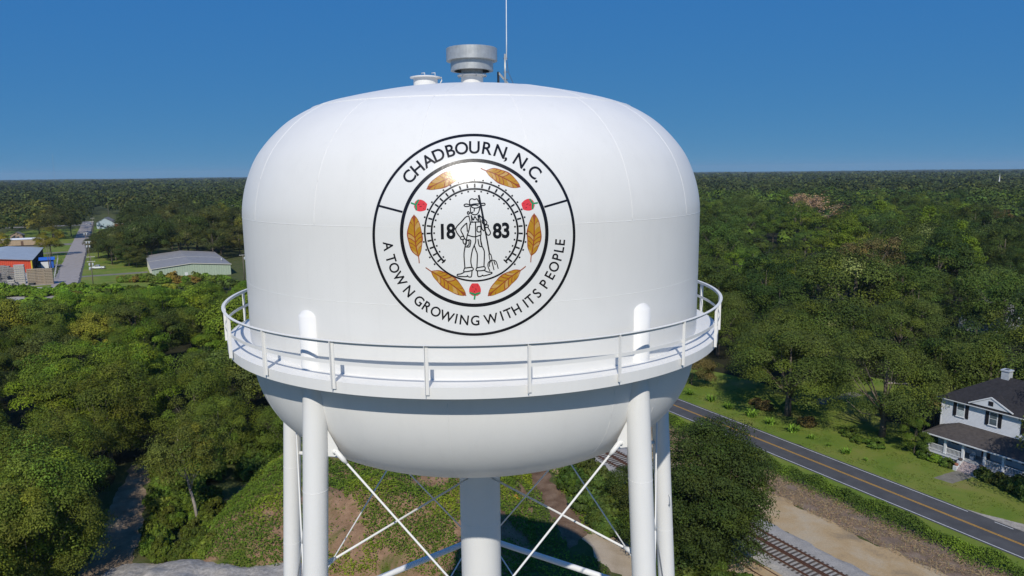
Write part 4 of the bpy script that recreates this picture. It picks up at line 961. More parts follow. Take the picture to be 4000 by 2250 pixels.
for sx in (4.05, 6.75):
    h_(MB().box(sx-.22, sx+.22, -.9, -.02, 0, 1.15), 'step_wall', PED); h_(MB().box(sx-.22, sx+.22, -1.75, -.9, 0, .62), 'step_wall', PED)
sheet('front_walk', [sd(4.25, 16.7), sd(6.5, 16.7), sd(6.3, 12.1), sd(4.0, 11.8)], .014, CONC, None, .06, .5)
sheet('overgrown_walk', [sd(-25.6, 24), sd(-23.6, 24.5), sd(-23.0, 36), sd(-25.2, 36.5)], .012, CONC, None, .4, .6)
POT = mat('dark_pot', (.07, .055, .05), .8, .3, 4); PRED = mat('terracotta', (.30, .12, .07), .8)
for i, (sx, dy, z, m_, lb) in enumerate(((4.05, -.45, 1.15, POT, 'dark round flower pot on the upper step wall by porch rail'), (4.05, -1.35, .62, PRED, 'reddish flower pot on the lower step wall of the porch'), (6.75, -.45, 1.15, POT, 'dark flower pot on the far upper step wall'), (6.75, -1.35, .62, POT, 'dark flower pot on the far lower step wall'))):
    o = MB().lathe([(.16, 0), (.25, .12), (.28, .28), (.24, .32), (.2, .28), (0, .27)], 16).build('flower_pot', m_, None, True); x, y = sd(sx, 18.3+dy); o.location = (x, y, z); tag(o, lb, 'flower pot')
o = MB().box(-.28, .28, -.28, .28, .38, .45).box(-.28, .28, .22, .28, .45, 1.0).box(-.28, -.23, -.28, .28, 0, .65).box(.23, .28, -.28, .28, 0, .65).box(-.28, .28, -.28, -.23, 0, .38).build('porch_chair', PED); x, y = sd(4.7, 19.6); o.location = (x, y, 1.2); o.rotation_euler = (0, 0, -1.0); tag(o, 'pale chair on the farmhouse porch at the head of steps', 'chair')
# ------------------------------------------------------------------ vegetation
def unit(a): return a/(np.linalg.norm(a, axis=-1, keepdims=True)+1e-9)
def leaf_quads(C, N, size, r, asp=.55, up_tint=None):
    """diamond shaped leaves centred at C with normals N -> verts, faces"""
    n = len(C); t = unit(np.cross(N, unit(r.normal(size=(n, 3))))); b = np.cross(N, t); s = (size*(.7+.6*r.random(n)))[:, None]
    V = np.stack([C-t*s*.5, C+b*s*.5*asp, C+t*s*.5, C-b*s*.5*asp], 1).reshape(-1, 3)
    return V, np.arange(4*n, dtype=np.int32).reshape(n, 4)
def sphere_dirs(n, r): return unit(r.normal(size=(n, 3)))
def crown_cloud(r, rx, rz, zc, n_cl, per, size, rc, flat=.75, shell=.55, lobes=5, droop=0.0, asp=.55, tan=0.0, bottom=-.55, up=.22, spread=.22):
    """leaf clumps filling an uneven crown; returns verts, faces, tint, clump centres"""
    D = sphere_dirs(n_cl*3, r); D = D[D[:, 2] > bottom][:n_cl]; n_cl = len(D)
    L = sphere_dirs(lobes, r); k = 1 + spread*np.max(np.clip(D@L.T, 0, 1)**3, 1) - spread*.6 + r.normal(size=n_cl)*.06
    rad = (shell + (1-shell)*r.random(n_cl)**.6)*k
    C = D*rad[:, None]*np.array([rx, rx, rz]) + np.array([0, 0, zc])
    rcs = rc*(.65+.7*r.random(n_cl)); tc = (.72+.5*r.random(n_cl))[:, None]*np.array([1, 1, 1]) * (1+.045*r.normal(size=(n_cl, 3)))
    yel = r.random(n_cl) < .12; tc[yel] *= np.array([1.22, 1.14, .8])
    if tan: tc[r.random(n_cl) < tan] *= np.array([2.6, 1.9, 3.0])
    idx = np.repeat(np.arange(n_cl), per); m = len(idx); d = sphere_dirs(m, r)
    d[:, 2] = np.where(d[:, 2] < -.25, -d[:, 2], d[:, 2])
    P = C[idx] + d*rcs[idx][:, None]*(.62+.42*r.random(m))[:, None]*np.array([1, 1, flat])
    P[:, 2] -= droop*np.hypot(P[:, 0]-C[idx, 0], P[:, 1]-C[idx, 1])
    N = unit(d*.85 + np.array([0, 0, up]) + D[idx]*.3 + r.normal(size=(m, 3))*.38)
    V, F = leaf_quads(P, N, size, r, asp); T = np.repeat(tc[idx]*(1+.08*r.normal(size=(m, 1))), 4, 0)
    return V, F, np.clip(T, .05, 6), C
def trunk_mesh(r, h, r0, tips, m, lean=(0, 0), fork=.35, n=7, nm='trunk'):
    mb = MB(); top = np.array([lean[0], lean[1], h]); base_f = np.array([lean[0]*fork, lean[1]*fork, h*fork])
    mb.tube([(0, 0, -.4), tuple(base_f*.5+r.normal(size=3)*np.array([.06, .06, 0])), tuple(base_f), tuple((base_f+top)/2), tuple(top)], [r0*1.25, r0, r0*.8, r0*.45, r0*.12], n)
    for t in tips:
        f = fork*(.8+.5*r.random()); s0 = np.array([lean[0]*f, lean[1]*f, h*f]); t = np.array(t); rl = r0*.8; mid = (s0+t)/2 + np.array([0, 0, .08*h*(.3-r.random())]) + r.normal(size=3)*.25
        mb.tube([tuple(s0), tuple(mid), tuple(t)], [r0*.42, r0*.2, r0*.05], 5)
    me = mb.mesh(nm); me.materials.append(m); me.polygons.foreach_set('use_smooth', [True]*len(me.polygons)); return me
PROTO = {}
def proto(name, seed, h, rx, rz, zc, n_cl, per, size, rc, bark=None, r0=.28, lean=(0, 0), fork=.35, n_l=9, **kw):
    r = np.random.default_rng(seed); V, F, T, C = crown_cloud(r, rx, rz, zc, n_cl, per, size, rc, **kw)
    tips = np.array([0, 0, zc]) + (C[r.permutation(len(C))[:n_l]]-np.array([0, 0, zc]))*.8
    PROTO[name] = (np_mesh(name+'_crown', V, F, LEAF, False, T), trunk_mesh(r, min(h*.9, zc+rz*.5), r0, tips, bark or BARK, lean, fork), h)
# near trees (detailed), then the middle distance; heights in metres
proto('walnut_a', 11, 13, 6.0, 6.2, 6.8, 74, 520, .205, 1.6, shell=.72, lobes=9, droop=.25, spread=.5, r0=.26, bottom=-.85, fork=.2)
proto('walnut_b', 12, 12, 5.4, 5.8, 6.3, 64, 520, .205, 1.55, shell=.72, lobes=8, droop=.3, spread=.55, r0=.24, bottom=-.85, fork=.2)
proto('oak', 13, 17, 6.0, 8.6, 8.0, 380, 270, .225, 1.4, lobes=10, spread=.30, shell=.34, r0=.4, bottom=-1.0, fork=.25)
proto('sweetgum', 14, 10, 3.9, 4.3, 5.8, 46, 430, .24, 1.35, shell=.72, lobes=7, spread=.45, r0=.18, bottom=-.9)
proto('thicket', 15, 7, 4.4, 3.2, 3.4, 48, 420, .24, 1.4, shell=.70, lobes=8, spread=.45, r0=.12, bottom=-.5, fork=.15)
proto('pecan', 16, 15, 7.8, 6.2, 8.8, 80, 560, .24, 2.0, shell=.72, lobes=9, spread=.5, droop=.2, tan=.022, r0=.42, bottom=-.7, fork=.3, n_l=14)
proto('locust', 17, 12, 4.6, 3.6, 8.8, 75, 250, .21, 1.15, lobes=7, spread=.55, droop=.3, r0=.17, bark=BARK_PALE, lean=(-1.6, .4), fork=.45, bottom=-.6, n_l=12)
proto('mid_round', 21, 15, 6.3, 6.2, 8.8, 44, 340, .37, 2.2, shell=.74, lobes=8, spread=.42, r0=.3, bottom=-.8)
proto('mid_broad', 22, 14, 7.4, 5.2, 8.6, 48, 340, .37, 2.3, shell=.74, lobes=9, spread=.5, droop=.15, tan=.015, r0=.34, bottom=-.55)
proto('mid_tall', 23, 18, 5.4, 7.4, 10.4, 46, 330, .37, 2.1, shell=.74, lobes=8, spread=.45, r0=.3, bottom=-.85)
proto('mid_loose', 24, 14, 6.0, 5.6, 8.4, 38, 260, .36, 1.9, shell=.7, lobes=9, spread=.6, r0=.26, bottom=-.6, n_l=14)
# pine: bare stem, flat needle pads high up
def pine_proto(name, seed, h, n_pad, per, size):
    r = np.random.default_rng(seed); Cs = []; 
    for k in range(n_pad):
        u = r.random(); z = h*(.52+.46*u); a = r.random()*6.283; rad = (1-u**1.6)*3.6*(.35+.65*r.random())+.3; Cs.append((rad*math.cos(a), rad*math.sin(a), z))
    C = np.array(Cs); idx = np.repeat(np.arange(n_pad), per); m = len(idx); d = sphere_dirs(m, r)
    P = C[idx] + d*np.array([1.3, 1.3, .85])*(.3+.7*r.random(m))[:, None]; N = unit(d*.5+np.array([0, 0, .6])+r.normal(size=(m, 3))*.5)
    V, F = leaf_quads(P, N, size, r, .22); tc = (.75+.5*r.random(n_pad))[:, None]*np.ones(3); T = np.repeat(tc[idx], 4, 0)
    PROTO[name] = (np_mesh(name+'_crown', V, F, LEAF, False, T), trunk_mesh(r, h*.97, .26, C[r.permutation(n_pad)[:22]], BARK_PALE, (.3, .1), .5), h)
pine_proto('pine_a', 31, 20, 75, 75, .85); pine_proto('pine_b', 32, 18, 60, 75, .85)
# dead, nearly leafless tree
r_ = np.random.default_rng(41); mbd = MB()
def grow(p, d, L, rad, lev):
    q = p + d*L; mbd.tube([tuple(p), tuple((p+q)/2 + r_.normal(size=3)*L*.05), tuple(q)], [rad, rad*.8, rad*.55], 5 if lev < 3 else 4, False)
    if lev >= 5: return
    for _ in range(3 if lev < 2 else int(2+r_.random()*1.5)):
        nd_ = unit(d + r_.normal(size=3)*.48 + np.array([0, 0, .12])); grow(q, nd_, L*(.66+.16*r_.random()), rad*.58, lev+1)
grow(np.array([0, 0, -.3]), np.array([0, 0, 1.]), 4.6, .34, 0)
DEADBARK = mat('dead_bark', (.36, .27, .23), .9, .2, 2); dm = mbd.mesh('dead'); dm.materials.append(DEADBARK)
tips_ = np.array([v.co[:] for v in dm.vertices]); tips_ = tips_[tips_[:, 2] > 7]; tips_ = tips_[r_.permutation(len(tips_))[:2600]]
Vd, Fd = leaf_quads(tips_+r_.normal(size=tips_.shape)*.3, sphere_dirs(len(tips_), r_), .34, r_)
PROTO['dead'] = (np_mesh('dead_crown', Vd, Fd, LEAF, False, np.ones((len(Vd), 3))), dm, 15)

TREES = []
def tree(kind, x, y, h, col, label, group=None, name='tree', sx=1.0, z=0.0, rz=None, cat='tree'):
    cr, tr_, ph = PROTO[kind]; k = h/ph
    e = empty(name, (x, y, z), random.uniform(0, 6.283) if rz is None else rz, label, cat, group); e.scale = (k*sx, k*sx, k)
    t = bpy.data.objects.new('trunk', tr_); COL.objects.link(t); t.parent = e
    c = bpy.data.objects.new('crown', cr); COL.objects.link(c); c.parent = e; c.color = (*col, 1)
    TREES.append(e); return e
DKG, OLV, MIDG, LIME, YEL, PINEG, BRN = (.040, .062, .018), (.064, .086, .022), (.058, .090, .020), (.115, .185, .022), (.165, .150, .025), (.085, .135, .022), (.095, .075, .035)
def jit(c, a=.15): k = 1+random.uniform(-a, a)*1.6; return tuple(max(.005, v*k*(1+random.uniform(-a*.5, a*.5))) for v in c)
# singled-out trees
tree('oak', 20.6, 68.6, 16.8, (.036, .053, .016), 'large dense dark green oak standing between tower legs and railway', name='oak_tree', rz=1.0, sx=.97)
tree('locust', -37.6, 79.0, 12.5, (.075, .088, .022), 'slender leaning tree with pale forked trunk at the foot of the mound', name='slender_tree', rz=.2)
tree('pecan', *sd(-22.7, 15.5), 15.5, OLV, 'broad pecan with pale trunk on the lawn beside the highway', name='pecan_tree', rz=2.0, sx=1.2)
tree('pecan', *sd(-8.8, 20.0), 16.0, jit(OLV, .05), 'broad pecan casting a wide shadow on the lawn, left of farmhouse', name='pecan_tree', rz=.5)
tree('pecan', *sd(-33, 27), 16.5, jit(OLV, .05), 'broad pecan at the wood edge behind the lawn pecan', name='pecan_tree', rz=4.0)
tree('pecan', *sd(-2, 36), 17, jit(OLV, .05), 'tall pecan right behind the farmhouse corner', name='pecan_tree', rz=3.0)
tree('pecan', 78.5, 84.5, 19, jit(OLV, .05), 'tall leafy pecan shading the far end of farmhouse roof', name='pecan_tree', rz=1.2)
tree('pecan', 72.5, 75.5, 18, jit(OLV, .05), 'tall leafy pecan shading the farmhouse porch from the roadside', name='pecan_tree', rz=2.9)
tree('sweetgum', *sd(-2.2, 17.6), 5.6, MIDG, 'small leafy tree at the porch corner of farmhouse', name='small_tree', sx=.8)
tree('thicket', *sd(-44, 14), 6.5, BRN, 'brownish green bush on the lawn close to the water tank', name='bush', cat='bush')
for x, y, h in ((15.6, 76.5, 6.5), (16.2, 71.5, 7.0), (14.6, 82.5, 5.0), (17.5, 79.5, 6.0)): tree('thicket', x, y, h, jit((.042, .060, .017)), 'dark leafy thicket behind the tower leg, beside the large oak', 'thickets beside the oak', 'thicket', cat='thicket')
x, y = gp(200, 1000); tree('mid_round', x, y, 15, (.15, .14, .022), 'yellowing tree by side street between shed and long trailer', name='yellow_tree')
x, y = gp(8, 985); tree('mid_round', x, y, 11, (.17, .155, .022), 'yellowing round tree next to the tan trailer end', name='yellow_tree')
x, y = gp(386, 1010); tree('mid_round', x, y, 11.5, (.055, .058, .025), 'dark rounded tree between side street and pickup truck', name='dark_tree', sx=1.1)
x, y = gp(505, 1040); tree('mid_round', x, y, 12, DKG, 'dark tree at the corner of pale green building', name='dark_tree', sx=1.0)
x, y = gp(3113, 742, 29); tree('dead', x, y, 29, (.30, .19, .14), 'bare pinkish dead tree standing above the green wood', name='dead_tree', sx=1.7)
x, y = gp(650, 748, 22); tree('dead', x, y, 22, (.20, .13, .08), 'bare greyish dead tree in the far wood left of tank', name='dead_tree')
for px, py, h in ((425, 1003, 12), (455, 1018, 10), (480, 1012, 15), (523, 1036, 13), (548, 1018, 17), (402, 985, 10), (500, 1000, 17), (450, 990, 14), (535, 1045, 8), (560, 1000, 18)):
    x, y = gp(px, py); tree(random.choice(('mid_round', 'mid_broad')), x, y, h, jit((.048, .060, .019)), 'dark green tree in the clump between pickup truck and green building', 'clump by the green building', sx=1.3)
for px, py, h in ((3440, 785, 24), (3330, 842, 21), (3300, 880, 19), (3630, 805, 24), (3600, 850, 21), (3750, 860, 23), (3790, 930, 20), (3700, 925, 19)):
    x, y = gp(px, py, h); tree('pine_a' if px % 4 else 'pine_b', x, y, h, (.115, .165, .022), 'tall pine with bright yellow green top in the right hand wood'.replace('right hand wood', 'wood beyond the highway'), 'bright pines in the wood', 'pine_tree', 1.25)

# woods: sampled positions, nearest ones become trees of their own, the rest one mass
FAR = []
def poisson(xs, ys, spacing, ok, seed, tries=60000):
    r = np.random.default_rng(seed); cell = spacing/1.414; grid = {}; out = []
    for _ in range(tries):
        x, y = r.uniform(*xs), r.uniform(*ys)
        if not ok(x, y): continue
        sp = spacing*(.8+.4*r.random()); i, j = int(x//cell), int(y//cell); bad = False
        for a in range(i-2, i+3):
            for b in range(j-2, j+3):
                q = grid.get((a, b))
                if q and (q[0]-x)**2+(q[1]-y)**2 < sp*sp: bad = True; break
            if bad: break
        if not bad: grid[(i, j)] = (x, y); out.append((x, y))
    return out
def in_view(x, y, m=750, zt=12):
    p = proj(x, y, zt); q = proj(x, y, 0); return -m < p[0] < 4000+m and p[1] < 2250+250 and q[1] > 600
def behind_tank(x, y, h):
    p = proj(x, y, h); q = proj(x, y, 0); return 1120 < p[0] < 2560 and p[1] > 500 and q[1] < 1750
def left_ok(x, y):
    s, d = to_sd(x, y); L = math.hypot(x, y)
    if not in_view(x, y) or L > 290 or d > -31: return False
    if -50.5 < x < -36 and 60 < y < 96 and x > -45.5-(y-66)*.33: return False
    if -41 < x < 6 and 62 < y < 95: return False
    if x > -40 and y < 96 + max(0, x+30)*.45: return False
    if d < -93 and s < -232: return False
    return y > 60 and x < 4
cand = []
for x, y in [(-50.5, 61), (-48.6, 67.5), (-53.5, 72.5), (-55.0, 81), (-50, 55)] + poisson((-260, 5), (60, 285), 10.2, left_ok, 5, 14000):
    L = math.hypot(x, y); lim = 41*(1-L/306)
    h = random.uniform(10.5, 15) if L < 130 else random.uniform(8, 15)
    h = min(h, lim*random.uniform(.75, 1.0))
    if h < 1.6: continue
    n = noise.noise(Vector((x*.022, y*.022, 4.0))) ; p = random.random()
    if L < 118: kind, col, lb = random.choice(('walnut_a', 'walnut_b')), jit((.076, .098, .018), .14), 'olive green walnut with drooping leaves'
    elif n + (p-.5)*.5 > .05: kind, col, lb = random.choice(('sweetgum', 'thicket', 'sweetgum')), jit((.100, .150, .019), .14), 'bright lime green vine-clad thicket tree'
    elif p < .11: kind, col, lb = 'thicket', jit((.13, .135, .022), .15), 'yellowing leafy thicket tree'
    elif p < .55: kind, col, lb = random.choice(('thicket', 'sweetgum')), jit((.056, .072, .021), .15), 'dull brownish green thicket tree'
    else: kind, col, lb = random.choice(('walnut_b', 'sweetgum')), jit((.075, .108, .020), .15), 'mid green leafy thicket tree'
    if h < 5: kind = 'thicket'
    cand.append((L, x, y, h, kind, col, lb, 'trees of the thicket left of the tower'))
DEADP = gp(3113, 742, 29)
def right_ok(x, y):
    s, d = to_sd(x, y); L = math.hypot(x, y)
    if not in_view(x, y): return False
    if d < (21 if s > -165 else 10) or L > 900: return False
    if -5 < s < 22 and 9 < d < 35: return False                   # farmhouse plot
    if s > -8 and d < 20: return False
    if -31 < s < -14 and 19 < d < 47: return False                # lawn opening with the old walk
    if s > -60 and d < 24 and s < -20: return False
    return True
for x, y in poisson((-520, 760), (60, 900), 15.5, right_ok, 6, 60000):
    L = math.hypot(x, y); n = noise.noise(Vector((x*.02, y*.02, 9.0))); p = random.random(); h = random.uniform(14, 18) if L < 150 else random.choice((random.uniform(12, 16), random.uniform(16, 23)))
    if 250 < L < 400 and abs(x*DEADP[1]-y*DEADP[0])/math.hypot(*DEADP) < 16: h = random.uniform(8, 13)
    if L < 170 and p < .5: kind, col, lb = 'pecan', jit((.060, .080, .022), .12), 'olive pecan with tan dead tips in the roadside wood'
    elif n > .22: kind, col, lb = random.choice(('mid_tall', 'mid_round')), jit((.080, .118, .019), .15), 'fresh green leafy tree in the wood across the highway'
    elif n < -.28: kind, col, lb = random.choice(('mid_round', 'mid_tall')), jit((.034, .058, .017), .12), 'very dark green oak in the wood across the highway'
    elif p > .965: kind, col, lb = 'mid_loose', jit((.10, .078, .038), .12), 'brownish thin-crowned tree in the wood across the highway'
    else: kind, col, lb = random.choice(('mid_broad', 'mid_round', 'mid_loose')), jit((.054, .080, .020), .15), 'dull green spreading tree in the wood across the highway'
    cand.append((L, x, y, h, kind, col, lb, 'trees of the wood beyond the highway'))
def midleft_ok(x, y):
    s, d = to_sd(x, y); L = math.hypot(x, y); p = proj(x, y, 10)
    if not in_view(x, y) or L > 1000 or d > (-33 if s > -165 else -6): return False
    if d > -93:                                                   # right of the street
        if s > -318 : return False
        if s < -460 and d < -72 and s > -640: return False
        qx, qy = (np.array([x, y])-g0)@gx, (np.array([x, y])-g0)@gy
        if -3 < qx < GW+2 and -12 < qy < GL+2: return False
        return d > (-70 if s < -335 else -84)
    return s < -506 and d < -101 and not (-676 < s < -655 and d > -125)
for x, y in poisson((-820, -20), (200, 960), 14.0, midleft_ok, 8, 50000):
    L = math.hypot(x, y); p = random.random(); h = random.choice((random.uniform(12, 17), random.uniform(16, 23)))
    if p < .14: col, lb = jit((.12, .118, .025), .15), 'yellow green tree in the wood around side street'
    elif p < .6: col, lb = jit((.042, .056, .020), .15), 'dark green tree in the wood around side street'
    else: col, lb = jit((.062, .072, .022), .15), 'olive green tree in the wood around side street'
    cand.append((L, x, y, h, random.choice(('mid_broad', 'mid_round', 'mid_tall', 'mid_loose')), col, lb, 'trees of the wood around the side street'))
MG = lambda c: 60+8.5*FPX/c[0]
seen = [c for c in cand if in_view(c[1], c[2], MG(c)) and not behind_tank(c[1], c[2], c[3])]; hid = [c for c in cand if not (in_view(c[1], c[2], MG(c)) and not behind_tank(c[1], c[2], c[3]))]
seen.sort(key=lambda c: c[0]/c[3]); NEAR_N = 296 - len(TREES)
MARKS = [(sd(5, 24), 'farmhouse'), (sd(-22.7, 15.5), 'lawn pecan'), (gp(3113, 742, 29), 'dead pinkish tree'), (gp(3440, 785, 24), 'tallest bright pine'), (gp(3750, 860, 23), 'cluster of bright pines'), ((35, 135), 'water tank side'),
         (sd(-60, 60), 'lawn corner'), ((-130, 300), 'green building'), (sd(-270, -110), 'timber yard'), ((-48, 80), 'dirt track'), ((-20, 98), 'soil mound'), (sd(-253, -88), 'nearest utility pole'), ((-90, 150), 'thicket middle'),
         (sd(-600, -85), 'blue house'), (sd(-312, -88), 'pickup truck'), ((-286, 746), 'brick building'), (sd(-463, -121), 'tan trailer')]
def lab(base, x, y): return base + ', near the ' + min(MARKS, key=lambda m: (m[0][0]-x)**2+(m[0][1]-y)**2)[1]
for L, x, y, h, kind, col, lb, grp in seen[:NEAR_N]:
    lb = lab(lb, x, y); tree(kind, x, y, h, col, lb, grp, sx=random.uniform(.85, 1.1) if 'pecan' not in kind else 1.0)
FAR = seen[NEAR_N:]
print('trees', len(TREES), 'far', len(FAR))
# the rest of the wood, one mass
def far_wood():
    r = np.random.default_rng(77); Vs, Fs, Ts = [], [], []; nv = 0
    def put(x, y, h, col, nq, size):
        nonlocal nv
        rx = h*.46*(.75+.5*r.random()); rz = h*.36; zc = h*.62; L = sphere_dirs(5, r); D = sphere_dirs(nq, r); D[:, 2] = np.where(D[:, 2] < -.35, -D[:, 2], D[:, 2])
        k = .82+.34*np.max(np.clip(D@L.T, 0, 1)**4, 1) + r.normal(size=nq)*.07
        P = D*k[:, None]*np.array([rx, rx, rz]) + np.array([x, y, zc]); N = unit(D*1.0+np.array([0, 0, .2])+r.normal(size=(nq, 3))*.24)
        V, F = leaf_quads(P, N, size, r, .8); cl = np.clip(1+.35*np.sin(D@L[0]*5+r.random()*6), .6, 1.4)[:, None]
        Vs.append(V); Fs.append(F+nv); Ts.append(np.repeat(np.array(col)*.86*cl*(1+.06*r.normal(size=(nq, 1))), 4, 0)); nv += len(V)
    for L, x, y, h, kind, col, lb, grp in FAR: put(x, y, h, col, 240 if L < 500 else 130, 1.35 if L < 500 else 1.95)
    for L, x, y, h, kind, col, lb, grp in hid: put(x, y, h, col, 220 if L < 200 else 100, 1.2 if L < 200 else 2.1)
    cols = [(.036, .050, .018), (.044, .058, .020), (.052, .064, .021), (.040, .056, .020), (.064, .074, .022)]
    for (a, b, sp, nq, size) in ((880, 1500, 16.5, 60, 3.2), (1500, 2600, 25, 36, 5.4), (2600, 5200, 42, 22, 10.0)):
        n = int(1.70*.5*(b*b-a*a)/(sp*sp)*.72)
        rr_ = np.sqrt(r.uniform(a*a, b*b, n)); th = r.uniform(-.85, .85, n)
        for L, t in zip(rr_, th):
            x, y = L*math.sin(t), L*math.cos(t)
            put(x, y, r.choice((r.uniform(10, 15), r.uniform(13, 23)))*(1.0 if sp < 20 else 1.1)*(1+.38*noise.noise(Vector((x*.0035, y*.0035, 3)))), cols[int(r.integers(5))], nq, size)
    return np.concatenate(Vs), np.concatenate(Fs), np.concatenate(Ts)
V, F, T = far_wood(); fw = link('far_wood', np_mesh('far_wood', V, F, LEAF, False, T), None); fw.color = (1, 1, 1, 1)
tag(fw, 'mass of far trees reaching to the horizon', 'wood', None, 'stuff'); print('far wood quads', len(F))
# canopy beyond, a bumpy sheet of treetops to the horizon
def canopy():
    V = []; rr_ = [4600*1.03**k for k in range(30)]; th = np.linspace(-.95, .95, 900)
    for j, L in enumerate(rr_):
        for t in th: x, y = L*math.sin(t), L*math.cos(t); V.append((x, y, 14 + 9*noise.noise(Vector((x*.0016, y*.0008, 0))) + 4.5*noise.noise(Vector((t*260, j*1.3, 5)))))
    nx = len(th); idx = np.arange(len(V)).reshape(len(rr_), nx); F = np.stack([idx[:-1, :-1], idx[:-1, 1:], idx[1:, 1:], idx[1:, :-1]], -1).reshape(-1, 4)
    return np_mesh('horizon_wood', np.array(V), F, ground_mat('far_treetops', [(.3, (.022, .034, .015)), (.7, (.036, .048, .020))], .02, fine=.06, bump=1.0), False)
tag(link('horizon_wood', canopy(), None), 'unbroken line of treetops along the horizon', 'wood', None, 'stuff')

# ------------------------------------------------------------------ low growth
def scatter_leaves(name, pts, nrm, size, col_fn, label, cat='plants', asp=.5, seed=3):
    r = np.random.default_rng(seed); pts = np.array(pts); V, F = leaf_quads(pts, unit(np.array(nrm)+r.normal(size=pts.shape)*.45), size, r, asp)
    T = np.repeat(col_fn(pts, r), 4, 0); o = link(name, np_mesh(name, V, F, LEAF, False, T), None); o.color = (1, 1, 1, 1); return tag(o, label, cat, None, 'stuff')
r = np.random.default_rng(91)
# weeds on the mound
P, N = [], []
for _ in range(120000):
    x, y = r.uniform(-37, 3), r.uniform(66.5, 100)
    h = mound_h(x, y)
    if h < -.1: continue
    if noise.fractal(Vector((x*.16+3, y*.16, 2.2)), 1.0, 2.0, 4) > .20+.06*r.random() + (.5 if r.random() < .06 else 0): continue
    P.append((x, y, h + r.random()**1.5*.6*(1+noise.noise(Vector((x*.8, y*.8, 5)))))); N.append((0, -.25, 1))
def wcol(p, r):
    n = np.array([noise.noise(Vector((a*.14, b*.14, 7))) for a, b in p[:, :2]]); k = np.clip((n-.05)*3, 0, 1)[:, None]
    return (np.array([.072, .112, .017])*(1-k)+np.array([.140, .172, .018])*k)*(.7+.6*r.random((len(p), 1)))
scatter_leaves('mound_weeds', P, N, .25, wcol, 'low green weeds and vines covering the soil mound', 'weeds')
# weeds between path and mound, round the clearing, also put over the tank's shadow to darken it
P, N = [], []
for _ in range(36000):
    x, y = r.uniform(-8, 20), r.uniform(58, 108); s, d = to_sd(x, y)
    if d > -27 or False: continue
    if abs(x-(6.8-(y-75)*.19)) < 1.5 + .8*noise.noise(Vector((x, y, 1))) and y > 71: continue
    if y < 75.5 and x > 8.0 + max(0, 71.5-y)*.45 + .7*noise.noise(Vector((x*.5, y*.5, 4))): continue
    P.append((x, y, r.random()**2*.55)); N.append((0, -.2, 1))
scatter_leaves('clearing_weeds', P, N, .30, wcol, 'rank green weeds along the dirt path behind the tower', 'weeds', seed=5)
# hedge of weeds and vines along the highway
P, N = [], []
for _ in range(46000):
    s, d0 = r.uniform(-60, 34), r.normal(); d = -4.3 + d0*.75 + .6*noise.noise(Vector((s*.25, 0, 3))); hh = 1.9*math.exp(-((d+4.3)/1.05)**2)*(.75+.6*noise.noise(Vector((s*.33, d*.4, 8)))) + .12
    x, y = sd(s, d); P.append((x, y, hh*(.35+.65*r.random()**.6))); N.append((-.25*NN[0], -.25*NN[1]-.2, .9))
def hcol(p, r):
    n = np.array([noise.noise(Vector((a*.3, b*.3, 11))) for a, b in p[:, :2]]); k = np.clip(.5+n*1.4, 0, 1)[:, None]
    return (np.array([.052, .082, .018])*(1-k)+np.array([.098, .150, .020])*k)*(.7+.6*r.random((len(p), 1)))
scatter_leaves('roadside_weeds', P, N, .22, hcol, 'tangled green weeds growing along the highway verge', 'weeds', seed=6)
# dead brush strip: brown stalks
P, N = [], []
for _ in range(30000):
    s, d = r.uniform(-60, 34), r.uniform(-10.9, -5.4)
    if noise.noise(Vector((s*.4, d*.6, 2))) < -.25: continue
    x, y = sd(s, d); P.append((x, y, .05+r.random()**2*.30)); N.append((0, 0, .6))
scatter_leaves('dead_brush', P, N, .50, lambda p, r: np.array([.28, .20, .145])*(.65+.6*r.random((len(p), 1)))*(1+.08*r.normal(size=(len(p), 3))), 'brown dead brush and stalks beside the sand strip', 'brush', .06, 7)
# short grass tufts on the lawn near the road (only sparse taller blades)
P, N = [], []
for _ in range(26000):
    s, d = r.uniform(-55, 30), r.uniform(6.6, 30)
    if noise.noise(Vector((s*.22, d*.3, 6))) < .02 or (3.8 < s < 6.7 and 11.5 < d < 18) : continue
    x, y = sd(s, d); P.append((x, y, .05)); N.append((0, 0, 1))
scatter_leaves('lawn_tufts', P, N, .22, lambda p, r: np.array([.080, .110, .018])*(.7+.6*r.random((len(p), 1))), 'scattered taller grass tufts in the roadside lawn', 'grass', .35, 8)
